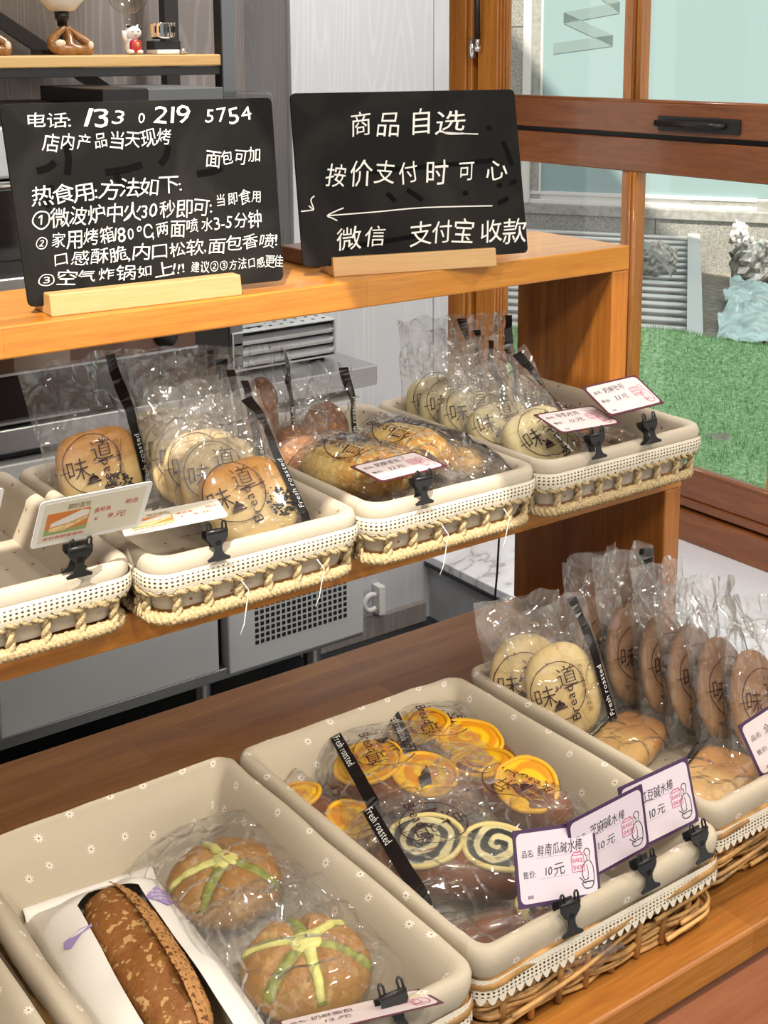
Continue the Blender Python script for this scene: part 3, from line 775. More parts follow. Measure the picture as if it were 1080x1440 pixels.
# ================================================================ lettering
GLY = {}
def load_glyphs(chars, off=0.0, pre=''):
    objs = []
    for ch in chars:
        cu = bpy.data.curves.new('glyph', 'FONT'); cu.body = ch; cu.size = 1.0; cu.resolution_u = 2; cu.offset = off
        o = bpy.data.objects.new('glyph', cu); C.objects.link(o); objs.append((ch, o, cu))
    dg = bpy.context.evaluated_depsgraph_get(); dg.update()
    for ch, o, cu in objs:
        me = o.evaluated_get(dg).to_mesh()
        vs = [(v.co.x, v.co.y) for v in me.vertices]; fs = [tuple(p.vertices) for p in me.polygons]
        o.evaluated_get(dg).to_mesh_clear()
        if vs:
            x0 = min(v[0] for v in vs); x1 = max(v[0] for v in vs)
            y0 = min(v[1] for v in vs); y1 = max(v[1] for v in vs)
        else: x0, x1, y0, y1 = 0, .3, 0, .5
        GLY[pre+ch] = (vs, fs, x0, x1, y0, y1)
    for ch, o, cu in objs: bpy.data.objects.remove(o); bpy.data.curves.remove(cu)
TEXTS = ("电话:1330219575 4店内产品当天现烤面包可加热食用:方法如下:当即食用①微波炉中火30秒即可②家用烤箱180℃,两面喷水3-5分钟口感酥脆,内口松软,面包香喷!"
         "③空气炸锅如上!!!建议②③方法口感更佳商品自选按价支付时可心微信支付宝收款味道BreadFresh roasted原麦烘焙·新鲜品名:售价:10元鲜南瓜碱水棒芝麻红豆13奶酥吐司牛乳全麦"
         "BAKE SHOP金枪鱼明治9元酸奶蔬菜规格单位醇芋泥¥12蓝莓")
load_glyphs(sorted(set(TEXTS)))
load_glyphs(sorted(set(TEXTS)), -.010, '~')
def is_cjk(ch): return ord(ch) > 0x2000
def layout(text, size, gap=.12, fixed=None, pre=''):
    # list of (char, x, scale) and total width; latin advance from the outline width
    out = []; x = 0
    for ch in text:
        vs, fs, x0, x1, y0, y1 = GLY[pre+ch]
        if ch == ' ': x += .32*size; continue
        adv = fixed*size if fixed else (1.0*size if is_cjk(ch) else (x1-x0+gap)*size)
        out.append((ch, x, adv)); x += adv
    return out, x
def put_text(mb, text, p0, p1=None, size=.01, mapf=None, rng=None, wob=0.0, slant=0.0, fit=True, ang=None, gap=.12, hs=None, thin=False):
    """text from p0 towards p1 in a 2-D plane; mapf turns (u, v) into a point"""
    pre = '~' if thin else ''
    lay, w = layout(text, 1.0, gap, None, pre)
    p0 = Vector(p0)
    if p1 is not None:
        d = Vector(p1)-p0; a = math.atan2(d.y, d.x); sx = d.length/max(w, .01)
        sy = size if size else sx
    else: a = ang or 0.0; sx = sy = size
    if hs: sy = hs
    ca, sa = math.cos(a), math.sin(a)
    for ch, x, adv in lay:
        vs, fs, x0, x1, y0, y1 = GLY[pre+ch]
        r = rng.uniform(-wob, wob) if rng else 0; k = 1 + (rng.uniform(-wob, wob) if rng else 0); dy = (rng.uniform(-wob, wob)*.25 if rng else 0)
        cr_, sr_ = math.cos(r), math.sin(r); pts = []
        ph = rng.random()*9 if rng else 0
        for (gx, gy) in vs:
            gx -= x0 if not is_cjk(ch) else 0
            cx_, cyy = .45*adv, .36
            qx, qy = (gx-cx_)*k, (gy-cyy)*k
            if rng:
                qx += .05*wob*6*nz(qx*2.1+ph, qy*2.1, 0); qy += .05*wob*6*nz(qx*2.1, qy*2.1+ph, 5)
            qx, qy = qx*cr_-qy*sr_ + cx_, qx*sr_+qy*cr_ + cyy + dy
            qx += slant*qy
            ux, uy = (x+qx)*sx, qy*sy
            pts.append(mapf(p0.x + ux*ca - uy*sa, p0.y + ux*sa + uy*ca))
        mb.add(pts, fs)
def stroke2d(mb, pts, w, mapf, closed=False):
    P = [Vector(p) for p in pts]; n = len(P); L = []; R = []
    for i, p in enumerate(P):
        a = P[(i-1) % n] if (closed or i) else p; b = P[(i+1) % n] if (closed or i < n-1) else p
        t = (b-a); t = t.normalized() if t.length > 1e-9 else Vector((1, 0)); q = Vector((-t.y, t.x))*w/2
        L.append(mapf(*(p+q))); R.append(mapf(*(p-q)))
    m = n if closed else n-1
    mb.add(L+R, [(i, n+i, n+(i+1) % n, (i+1) % n) for i in range(m)])
def smooth_path(pts, k=4):
    P = [Vector(p) for p in pts]; out = []
    for i in range(len(P)-1):
        p0, p1, p2, p3 = P[max(0,i-1)], P[i], P[i+1], P[min(len(P)-1,i+2)]
        for j in range(k):
            t = j/k; out.append(.5*((2*p1)+(p2-p0)*t+(2*p0-5*p1+4*p2-p3)*t*t+(3*p1-p0-3*p2+p3)*t**3))
    out.append(P[-1]); return out

# ================================================================ chalkboards in their stands
def chalkboard(o, psi, lam, label, corners):
    p, l_ = math.radians(psi), math.radians(lam)
    e1 = Vector((math.cos(p), math.sin(p), 0)); b = Vector((-math.sin(p), math.cos(p), 0)); e2 = math.cos(l_)*Vector((0,0,1)) + math.sin(l_)*b
    MM = fr(o, e1, e2)
    t = thing('chalkboard', label, 'chalkboard', M=MM, group=None)
    r = .006; poly = []; bl, br_, tr_, tl = corners
    for (cx_, cz_), (dx, dz), a0 in ((br_, (-r, r), -PI/2), (tr_, (-r, -r), 0), (tl, (r, -r), PI/2), (bl, (r, r), PI)):
        for i in range(5): a = a0+PI/2*i/4; poly.append((cx_+dx+r*math.cos(a), cz_+dz+r*math.sin(a)))
    MB().prism(poly, 0, .0045).build('slate', M['slate'], t, False, .0006)
    return t
mf = lambda d: (lambda u, v: Vector((u, d, v)))
rng = random.Random(11)
cb1 = chalkboard((.467, 1.232, 1.3035), -3.3, 8, 'black chalkboard with many lines of writing and a phone number, left one on the rack', ((-.001,-.002),(.282,-.003),(.2862,.1955),(-.0096,.1964)))
wr = MB()
CL = [('电话:',(.0118,.1731),(.0606,.1734),.0155),('133',(.0745,.1722),(.1188,.1713),.0235),('0',(.129,.1731),(.1399,.1727),.017),('219',(.147,.1732),(.1899,.1717),.0235),('5754',(.2044,.1705),(.2614,.1708),.022),
('店内产品当天现烤',(.0278,.1495),(.1645,.1513),.0185),('面包可加',(.2017,.1265),(.2667,.1278),.0175),('热食用:方法如下:',(.0114,.0989),(.1725,.1021),.0185),('当即食用',(.2073,.0827),(.2642,.0849),.0165),
('①微波炉中火30秒即可:',(.0091,.076),(.205,.076),.0195),('②家用烤箱180℃,两面喷水3-5分钟',(.0089,.053),(.2608,.059),.0185),('口感酥脆,内口松软,面包香喷!',(.0247,.0352),(.2793,.0355),.0165),
('③空气炸锅如上!!!',(.0075,.0172),(.1674,.0160),.0150),('建议②③方法口感更佳',(.1725,.0160),(.2823,.0135),.0130)]
for tx, a, b, h in CL:
    wr = MB(); put_text(wr, tx, a, b, None, mf(-.0007), rng, .17, .10, hs=h); wr.build('chalk_writing', M['chalk'], cb1)
for x, z, a, L_ in ((.05,.125,1.5,.03),(.09,.125,.1,.04),(.10,.122,-1.0,.03),(.15,.13,1.0,.02),(.19,.118,.1,.03),(.02,.13,.3,.02),(.025,.095,1.2,.02),(.115,.115,-1,.018)):
    sm = MB(); stroke2d(sm, smooth_path([(x, z), (x+L_*.5*math.cos(a)+.002, z+L_*.5*math.sin(a)), (x+L_*math.cos(a), z+L_*math.sin(a)+.002)]), .007, mf(-.0004)); sm.build('wiped_smear', M['wipe'], cb1)
cb2 = chalkboard((.7935, 1.246, 1.3055), -16, 8, 'black chalkboard with large spaced writing and a long arrow, right one on the rack', ((0,0),(.2815,.001),(.2735,.1965),(-.004,.1962)))
wr = MB()
CR = [('商',(.0622,.1474),(.0897,.1475),.031),('品',(.0949,.149),(.1246,.149),.029),('自',(.1361,.1487),(.1636,.1488),.029),('选',(.1672,.1475),(.205,.1475),.029),('按价支付',(.0292,.0913),(.1462,.0916),.032),('时',(.1523,.0897),(.1802,.0903),.03),
('可',(.1938,.0914),(.2167,.0922),.026),('心',(.2295,.0917),(.2574,.094),.024),('微信',(.0378,.0198),(.1025,.0195),.029),('支付宝',(.1289,.0205),(.2101,.0203),.028),('收款',(.2163,.0174),(.2778,.0158),.03)]
for tx, a, b, h in CR:
    wr = MB(); put_text(wr, tx, a, b, None, mf(-.0007), rng, .16, .14, hs=h); wr.build('chalk_writing', M['chalk'], cb2)
for s_ in ([(.237,.0594),(.15,.0612),(.09,.059),(.0315,.0574)], [(.0515,.0653),(.0415,.062),(.0315,.0574),(.037,.0545),(.043,.0512)], [(.0007,.0637),(.0158,.0646)], [(.0103,.0696),(.0159,.0654),(.0131,.0759),(.0176,.0805)], [(.175,.1485),(.20,.146),(.2232,.1445)]):
    wr = MB(); stroke2d(wr, smooth_path(s_), .0014, mf(-.0007)); wr.build('chalk_stroke', M['chalk'], cb2)
for x, z, a, L_ in ((.105,.08,-1,.012),(.13,.083,-.7,.02),(.2,.075,.6,.004),(.245,.082,.9,.004),(.245,.062,.5,.012),(.08,.105,.05,.16),(.255,.135,-1.3,.03),(.235,.15,.8,.004),(.262,.085,.5,.006),(.05,.02,.1,.1)):
    sm = MB(); stroke2d(sm, smooth_path([(x, z), (x+L_*.5*math.cos(a)+.002, z+L_*.5*math.sin(a)), (x+L_*math.cos(a)+.003, z+L_*math.sin(a))]), .0055, mf(-.0004)); sm.build('wiped_smear', M['wipe'], cb2)
def stand(p, q, label):
    p = Vector((*p, 1.294)); q = Vector((*q, 1.294)); e1 = (q-p).normalized(); MM = fr(p, e1, (0,0,1)); L_ = (q-p).length
    # block with a slanted front and a slot behind it
    prof = [(0, 0), (.052, 0), (.052, .014), (.0345, .014), (.033, .0085), (.0235, .0085), (.0225, .0215), (.004, .0215)]
    o = MB().prism(prof, 0, L_, 'x').build('sign_stand', M['block'], None, False, .0012)
    o.matrix_world = MM; return tag(o, label, 'stand', 'wooden sign stands on the rack')
stand((.479, 1.207), (.685, 1.195), 'pale wooden block stand holding the densely written chalkboard')
stand((.8235, 1.229), (1.019, 1.173), 'pale wooden block stand holding the arrow chalkboard')

# ================================================================ bags, breads, cards, clips
LOGO = MB(); flat2 = lambda u, v: Vector((u, 0, v))
stroke2d(LOGO, [(.032*math.cos(2*PI*i/56), .032*math.sin(2*PI*i/56)) for i in range(56)], .0009, flat2, True)
stroke2d(LOGO, [(-.036, -.003), (.034, .001)], .0009, flat2)
put_text(LOGO, '味', (-.030, -.012), None, .026, flat2, thin=True)
put_text(LOGO, '道', (.000, .003), None, .026, flat2, thin=True)
put_text(LOGO, 'Bread', (.017, -.037), None, .0155, flat2, ang=PI/2)
LOGO.add([flat2(-.007+.006*math.cos(PI*i/8)+.004, -.018+.006*math.sin(PI*i/8)) for i in range(9)], [tuple(range(9))])
stroke2d(LOGO, [(-.011, -.0195), (.005, -.0195)], .0018, flat2)
stroke2d(LOGO, [(-.003, -.013), (-.003, -.010)], .003, flat2)
put_text(LOGO, '原麦烘焙·新鲜烘焙', (.0335, -.034), None, .0066, flat2, ang=PI/2, thin=True)
STRIPT = MB(); put_text(STRIPT, 'Fresh roasted', (0, 0), None, .0098, flat2, ang=PI/2, gap=.1)

class Bag:
    def __init__(s, name, label, group, MM, W_, H, T, tb=.6, seed=1, amp=1.0, logo=(-.008, .058), strip=True, bend=0.0, pinch=.06, flip=False, lscale=1.0, sx=None):
        s.M, s.W, s.H, s.T, s.tb, s.seed, s.amp, s.bend, s.pinch = MM, W_, H, T, tb, seed, amp, bend, pinch
        s.t = thing(name, label, 'bag', M=MM, group=group)
        mb = MB(); nu, nv = 22, 30
        for side in (-1, 1):
            mb.grid(lambda u, v: s.pt(u*2-1, v, side), nu, nv)
        mb.build('film', M['film'], s.t, True)
        if logo:
            lg = MB(); lg.add([s.on(p.x*lscale+logo[0], p.z*lscale+logo[1], .0007) for p in LOGO.v], LOGO.f); lg.build('print', M['print'], s.t)
        if strip:
            x0 = sx if sx is not None else W_/2-.021; w = .0115
            sp = MB(); n_ = 34
            sp.add([s.on(x0+(w if k else 0), .006+(H-.012)*i/n_, .0009) for i in range(n_+1) for k in (0, 1)], [(2*i, 2*i+1, 2*i+3, 2*i+2) for i in range(n_)])
            so = sp.build('seal_strip', M['strip'], s.t)
            tx = MB(); tx.add([s.on(p.x+x0+w-.0022, p.z+.022, .0015) for p in STRIPT.v], STRIPT.f); tx.build('strip_text', M['striptext'], so)
    def half(s, u, t):
        g = min(1.0, math.sqrt(max(t, 0)/.10)) if t < .10 else 1.0
        if t > s.tb: g *= max(.10, 1-((t-s.tb)/(1-s.tb))*1.35) if t < .999 else .06
        return s.T/2*max(0, 1-abs(u)**2.6)**.55*g
    def pt(s, u, t, side):
        k = s.seed*7.3
        cr_ = sst(s.tb-.25, s.tb+.15, t)
        h = s.half(u, t)
        ed = max(0, 1-abs(u)**4)
        a1 = abs(nz(u*2.2+k, t*3.4*s.H/.18, side*2.0))
        a2 = abs(nz(u*5.1+k, t*6.0, side*3.0+9))
        crs = (-.5+a1*2.4)*.012*cr_ + (-.4+a2*2.2)*.0045*(.3+.7*cr_)
        mid = (nz(u*1.3+k, t*2.0, 4)*.016*cr_ + s.bend*t*t)*s.amp
        y = side*(h + (crs*s.amp if crs > 0 or h > .006 else crs*.3*s.amp)*ed) + mid
        x = s.W/2*u*(1-s.pinch*math.sin(PI*min(1, t*1.02))) + .004*s.amp*nz(t*4+k, u, 7)*cr_
        z = s.H*t + .005*s.amp*nz(u*2.3+k, 1, t*2)*cr_
        if t > .999: z += .0015*math.sin(u*60)
        return Vector((x, y, z))
    def on(s, x, z, d):
        t = min(1, max(0, z/s.H)); u = min(1, max(-1, x/(s.W/2*(1-s.pinch*math.sin(PI*min(1, t*1.02))))))
        p = s.pt(u, t, -1); return Vector((x, p.y-d, z))
    def place(s, o, loc=(0,0,0), rot=(0,0,0)):
        from mathutils import Euler
        o.matrix_world = s.M @ Matrix.Translation(loc) @ Euler(rot).to_matrix().to_4x4()
        return o

def breadmat(name, lo, hi, spots=None, sc=30, rough=.45, coat=.0, sp_scale=120, sp_th=.62, axis='Z', lim=(-.02, .02), bump=.4, noise_w=.5):
    m, n, l, out = newmat(name); b = pbsdf(n, l, out, rough, 0, .4, coat)
    tc = n.new('ShaderNodeTexCoord'); sp = n.new('ShaderNodeSeparateXYZ'); l.new(tc.outputs['Object'], sp.inputs[0])
    no = n.new('ShaderNodeTexNoise'); no.inputs['Scale'].default_value = sc; no.inputs['Detail'].default_value = 5; l.new(tc.outputs['Object'], no.inputs['Vector'])
    mr = n.new('ShaderNodeMapRange'); mr.inputs[1].default_value = lim[0]; mr.inputs[2].default_value = lim[1]; l.new(sp.outputs[axis], mr.inputs[0])
    f = math_(n, l, 'MULTIPLY_ADD', math_(n, l, 'SUBTRACT', no.outputs[0], .5), noise_w*2.2, mr.outputs[0])
    rp = ramp(n, [(0.1, lo), (0.9, hi)]); l.new(f, rp.inputs[0]); c = rp.outputs[0]
    if spots:
        n2 = n.new('ShaderNodeTexNoise'); n2.inputs['Scale'].default_value = sp_scale; n2.inputs['Detail'].default_value = 2; l.new(tc.outputs['Object'], n2.inputs['Vector'])
        r2_ = ramp(n, [(sp_th-.02, (0,0,0)), (sp_th+.02, (1,1,1))]); l.new(n2.outputs[0], r2_.inputs[0])
        c = mixc(n, l, r2_.outputs[0], c, spots)
    l.new(c, b.inputs['Base Color'])
    n3 = n.new('ShaderNodeTexNoise'); n3.inputs['Scale'].default_value = 160; n3.inputs['Detail'].default_value = 4; l.new(tc.outputs['Object'], n3.inputs['Vector'])
    bp = n.new('ShaderNodeBump'); bp.inputs['Strength'].default_value = bump; bp.inputs['Distance'].default_value = .002; l.new(n3.outputs[0], bp.inputs['Height']); l.new(bp.outputs[0], b.inputs['Normal'])
    return m
def swirlmat(name, a, c, turns=260, warp=.006, th=None):
    m, n, l, out = newmat(name); b = pbsdf(n, l, out, .4, 0, .4, .15)
    tc = n.new('ShaderNodeTexCoord'); no = n.new('ShaderNodeTexNoise'); no.inputs['Scale'].default_value = 45; no.inputs['Detail'].default_value = 3; l.new(tc.outputs['Object'], no.inputs['Vector'])
    mp = mapn(n, l, tc.outputs['Object'], (1,1,0)); ln_ = n.new('ShaderNodeVectorMath'); ln_.operation = 'LENGTH'; l.new(mp.outputs[0], ln_.inputs[0])
    sp = n.new('ShaderNodeSeparateXYZ'); l.new(tc.outputs['Object'], sp.inputs[0])
    ang = math_(n, l, 'ARCTAN2', sp.outputs[1], sp.outputs[0])
    r = math_(n, l, 'MULTIPLY_ADD', no.outputs[0], warp, ln_.outputs['Value'])
    s_ = math_(n, l, 'SINE', math_(n, l, 'MULTIPLY_ADD', r, float(turns)*2.2, ang))
    k = math_(n, l, 'MULTIPLY_ADD', no.outputs[0], .8, math_(n, l, 'MULTIPLY_ADD', s_, .5, .1))
    rp = ramp(n, th or [(0.25, a), (0.75, c)]); l.new(k, rp.inputs[0]); l.new(rp.outputs[0], b.inputs['Base Color']); return m
M['pale_roll'] = breadmat('pale baked roll', (.62,.43,.17), (.74,.58,.30), None, 22, .5, 0, lim=(-.04,.06))
M['gold_roll'] = breadmat('golden baked roll', (.72,.52,.22), (.58,.26,.04), None, 25, .4, .1, lim=(-.01,.03))
M['sesame'] = flat('black sesame', (.015,.013,.012), .5)
M['floss'] = breadmat('golden cheese crust', (.86,.60,.18), (.72,.35,.05), (.88,.68,.28), 55, .55, 0, 130, .56, lim=(-.02,.03), bump=.9, noise_w=.8)
M['smooth_gold'] = breadmat('smooth golden crust', (.74,.48,.14), (.60,.30,.05), None, 14, .35, .2, lim=(-.02,.025), bump=.15)
M['croissant'] = breadmat('dark brown flaky crust', (.30,.115,.028), (.16,.055,.015), (.44,.21,.06), 60, .5, 0, 190, .62, bump=1.0)
M['toast'] = breadmat('white milk toast', (.74,.60,.27), (.82,.72,.43), None, 16, .6, 0, lim=(-.04,.05), bump=.25)
M['brown_roll'] = breadmat('glossy dark brown crust', (.12,.036,.009), (.19,.055,.013), None, 22, .28, .4, bump=.15)
M['pumpkin'] = swirlmat('pumpkin swirl', (.70,.27,.008), (.84,.50,.012), 150, .014)
M['sesame_swirl'] = swirlmat('black sesame swirl', (.035,.035,.03), (.62,.55,.32), 210, .010, [(0.30, (.03,.032,.028)), (0.5, (.14,.14,.11)), (0.62, (.62,.55,.30))])
M['swirl_rim'] = flat('pale yellow dough rim', (.66,.54,.22), .5)
M['pumpkin_rim'] = flat('orange yellow dough rim', (.76,.40,.015), .45)
M['green_bun'] = breadmat('toasted green tea bun crust', (.33,.18,.03), (.37,.165,.022), (.44,.25,.06), 26, .5, .05, 90, .6, lim=(-.02,.03), bump=.9)
M['cream'] = flat('pale green cream', (.70,.68,.20), .45, bump=.3, bscale=120, vary=.12)
M['cream_green'] = flat('green tea crumb', (.24,.27,.03), .6, bump=.4, bscale=150, vary=.3)
M['crusty'] = breadmat('crusty loaf', (.46,.23,.06), (.26,.10,.025), (.54,.33,.13), 45, .6, 0, 130, .60, bump=1.0, noise_w=.8)
M['seedcrust'] = breadmat('seeded crust', (.34,.15,.04), (.48,.24,.08), (.14,.05,.015), 160, .6, 0, 260, .58, bump=1.2)
M['oval_brown'] = breadmat('brown wholemeal crust', (.40,.22,.09), (.20,.09,.035), (.13,.055,.02), 24, .55, 0, 150, .66, lim=(-.03,.03), bump=.5)
M['raisin'] = breadmat('pale bun with seeds', (.66,.46,.17), (.70,.53,.24), (.16,.06,.02), 20, .5, 0, 100, .70, lim=(-.04,.04), bump=.4)
M['flat_loaf'] = breadmat('golden flat loaf', (.62,.36,.10), (.50,.22,.05), (.24,.10,.03), 24, .45, .1, 80, .70, lim=(-.01,.015), bump=.4)
M['bag_paper'] = flat('white kraft paper', (.80,.78,.74), .7, bump=.25, bscale=60)
M['violet'] = flat('lilac print', (.38,.28,.58), .6)

def loaf(name, label, cat, R, mat, seed, group=None, p=2.4, lump=.05, ridges=0, flat_=None, nu=30, nv=18):
    mb = MB()
    def dsp(q, d):
        v = d*min(R)*lump*2*nz(q.x*28+seed, q.y*28, q.z*28)
        if ridges: v = v + d*min(R)*.10*math.sin(q.x/R[0]*ridges)
        return v
    mb.blob((0,0,0), R, p, nu, nv, dsp, flat_)
    return tag(mb.build(name, mat, None, True), label, cat, group)

# ---------------------------------------------------------------- bagged breads
def up_frame(b, t, ex=(1,0,0)):
    return fr(b, ex, Vector(t)-Vector(b))
GB2 = 'bagged rolls standing in the second basket'; GBR2 = 'pale rolls in the second basket'
# single bag on the left of the second basket
b = Bag('bread_bag', 'clear printed bag standing alone at the back left, holding golden sesame roll', None,
        up_frame((.570, 1.295, 1.046), (.552, 1.352, 1.235), (1, -.05, .0)), .122, .178, .036, .62, 1, 1.0, (-.012, .062))
o = loaf('bread_roll', 'golden square roll with a black sesame patch in the lone left bag', 'bread', (.047, .0155, .047), M['gold_roll'], 2, None, 3.2)
b.place(o, (0, 0, .051))
sd = MB(); rng = random.Random(5)
for i in range(150):
    a, r = rng.random()*2*PI, .016*math.sqrt(rng.random()); sd.blob((.012+r*math.cos(a), -.0163+.001*rng.random(), -.022+r*math.sin(a)), (.0016, .0008, .0011), 2, 6, 4)
sd.build('sesame_patch', M['sesame'], o, True)
# row of standing bags
row = [((.660, 1.340, 1.046), (.672, 1.362, 1.225)), ((.661, 1.303, 1.046), (.676, 1.340, 1.220)), ((.659, 1.265, 1.046), (.672, 1.312, 1.210)),
       ((.658, 1.226, 1.046), (.668, 1.283, 1.200)), ((.660, 1.188, 1.046), (.668, 1.250, 1.190))]
pos = ['rearmost', 'second from the back', 'middle', 'second from the front', 'front']
for i, (bb, tt) in enumerate(row):
    b = Bag('bread_bag', 'clear printed bag of pale roll, %s of five packed in a row' % pos[i], GB2, up_frame(bb, tt, (1, -.05-.02*i, .0)), .118, .160+.004*((i*3)%4), .031, .64, 10+i, 1.0, (-.014, .060))
    o = loaf('bread_roll', 'pale baked roll in the %s bag of the packed row' % pos[i], 'bread', (.048, .0132, .046), M['pale_roll'], 20+i, GBR2, 2.6)
    b.place(o, (0, 0, .050))
b = Bag('bread_bag', 'clear printed bag reclining in front of the row, with sesame roll against the rim', None,
        up_frame((.650, 1.095, 1.056), (.642, 1.205, 1.180), (1, -.10, .05)), .120, .165, .038, .66, 17, 1.0, (-.018, .058))
o = loaf('bread_roll', 'golden square roll with black sesame patch in the reclining front bag', 'bread', (.048, .016, .045), M['gold_roll'], 31, None, 3.2)
b.place(o, (0, 0, .050))
sd = MB()
for i in range(170):
    a, r = rng.random()*2*PI, .017*math.sqrt(rng.random()); sd.blob((.026+r*math.cos(a)*.9, -.0163+.001*rng.random(), -.014+r*math.sin(a)), (.0016, .0008, .0011), 2, 6, 4)
sd.build('sesame_patch', M['sesame'], o, True)

# third basket
GB3 = 'bagged rolls in the third basket'
b = Bag('bread_bag', 'clear bag with a dark crusty roll standing at the back left of the third basket', GB3, up_frame((.775, 1.315, 1.046), (.790, 1.350, 1.210), (1, .05, -.08)), .105, .155, .045, .68, 41, 1.0, None, True)
o = loaf('croissant', 'dark brown flaky croissant standing at the back left of its basket', 'croissant', (.026, .019, .055), M['croissant'], 40, None, 2.0, .12); b.place(o, (.0, 0, .064), (0, .12, 0))
b = Bag('bread_bag', 'clear bag with small brown roll at the back middle of the third basket', GB3, up_frame((.862, 1.305, 1.046), (.880, 1.350, 1.175), (1, 0, 0)), .095, .125, .045, .64, 42, 1.0, None, True)
o = loaf('bread_roll', 'small brown flaky roll standing at the back middle of the third basket', 'bread', (.032, .019, .036), M['croissant'], 43, None, 2.0, .1); b.place(o, (0, 0, .042))
b = Bag('bread_bag', 'clear bag with a small dark roll tucked behind the left cheese roll', GB3, up_frame((.800, 1.265, 1.046), (.830, 1.335, 1.140), (1, .1, 0)), .095, .125, .045, .58, 44, 1.0, None, False)
o = loaf('bread_roll', 'small dark roll tucked behind the left cheese roll', 'bread', (.033, .019, .033), M['croissant'], 45, None, 2.0, .1); b.place(o, (0, 0, .040))
b = Bag('bread_bag', 'clear bag with a golden cheese roll lying at the left of the third basket', GB3, up_frame((.792, 1.235, 1.085), (.845, 1.085, 1.082), (-.95, -.33, 0)), .112, .180, .066, .72, 46, .8, (.008, .066), True, sx=-.050)
o = loaf('bread_roll', 'long golden cheese-crusted roll lying at the left of the third basket', 'bread', (.043, .027, .066), M['floss'], 47, 'cheese-crusted rolls', 2.3, .09); b.place(o, (.002, -.001, .068))
b = Bag('bread_bag', 'clear bag with a golden cheese roll lying in the centre of the third basket', GB3, up_frame((.872, 1.235, 1.094), (.905, 1.100, 1.090), (-.97, -.24, 0)), .108, .165, .064, .72, 48, .8, (.012, .060), True, sx=-.050)
o = loaf('bread_roll', 'round golden cheese-crusted roll in the centre of the third basket, behind the price card', 'bread', (.043, .026, .054), M['floss'], 49, 'cheese-crusted rolls', 2.2, .09); b.place(o, (0, 0, .062))
b = Bag('bread_bag', 'clear bag with a smooth ridged golden roll lying at the right of the third basket', GB3, up_frame((.935, 1.215, 1.078), (.915, 1.062, 1.078), (-.99, .10, 0)), .098, .165, .050, .72, 50, .8, None, True, sx=-.040)
o = loaf('bread_roll', 'smooth golden roll with ridges lying at the right of the third basket', 'bread', (.055, .020, .033), M['smooth_gold'], 51, None, 2.1, .03, 9.0); b.place(o, (.0, 0, .064), (0, 1.25, 0))
b = Bag('bread_bag', 'clear bag with a dark brown roll low at the front of the third basket', GB3, up_frame((.765, 1.085, 1.058), (.925, 1.075, 1.058), (0, 1, 0)), .070, .165, .040, .72, 52, .8, None, True)
o = loaf('bread_roll', 'dark brown roll low at the front of the third basket under the card', 'bread', (.026, .016, .062), M['croissant'], 53, None, 2.1, .08); b.place(o, (0, 0, .075))

# fourth basket : milk toast
GB4 = 'bagged milk toast in the fourth basket'; GT = 'milk toast loaves'
T4 = [((1.055, 1.325, 1.046), (1.058, 1.350, 1.232), 'rearmost', .118, .155), ((1.048, 1.285, 1.046), (1.062, 1.330, 1.215), 'second from the back', .118, .148),
      ((1.046, 1.235, 1.046), (1.060, 1.300, 1.205), 'third from the back', .118, .145), ((1.052, 1.175, 1.046), (1.056, 1.270, 1.185), 'second from the front', .118, .148)]
for i, (bb, tt, nm, w, h) in enumerate(T4):
    b = Bag('bread_bag', 'clear printed bag of white milk toast, %s in the fourth basket' % nm, GB4, up_frame(bb, tt, (1, -.12, 0)), w, h, .034, .60, 60+i, 1.3, (-.012, .052), True)
    o = loaf('milk_toast', 'pale white toast in the %s bag of the fourth basket' % nm, 'bread', (.047, .0145, .036), M['toast'], 64+i, GT, 3.0); b.place(o, (0, 0, .041))
b = Bag('bread_bag', 'clear printed bag of white milk toast leaning on the rim, front of the fourth basket', GB4, up_frame((1.058, 1.093, 1.052), (1.035, 1.225, 1.180), (1, -.12, .02)), .122, .168, .038, .58, 70, 1.3, (-.006, .050), True)
o = loaf('milk_toast', 'pale white toast in the front bag that leans on the rim', 'bread', (.048, .0165, .042), M['toast'], 71, GT, 3.0); b.place(o, (0, 0, .047))
b = Bag('bread_bag', 'clear bag with a brown loaf lying behind the two cards of the fourth basket', GB4, up_frame((1.165, 1.300, 1.066), (1.170, 1.130, 1.062), (-1, 0, 0)), .110, .175, .040, .66, 72, 1.0, (.0, .085), True)
o = loaf('bread_roll', 'brown loaf lying at the right of the fourth basket behind the cards', 'bread', (.042, .016, .056), M['flat_loaf'], 73, None, 2.6); b.place(o, (0, 0, .068))
b = Bag('bread_bag', 'empty-topped clear bag standing at the back right of the fourth basket by the wooden upright', GB4, up_frame((1.140, 1.325, 1.046), (1.150, 1.350, 1.222), (1, 0, 0)), .115, .150, .030, .52, 75, 1.3, (-.01, .06), True)
o = loaf('milk_toast', 'pale toast in the bag at the back right by the wooden upright', 'bread', (.044, .0125, .032), M['toast'], 76, GT, 3.0); b.place(o, (0, 0, .037))

# ---------------------------------------------------------------- first deep basket: paper bag and cream buns
t = thing('paper_bag', 'white paper bag with a cut-out front showing a crusty loaf', 'paper bag', M=fr((.424, 1.050, .775), (-1, .08, 0), (-.09, -1, 0)))
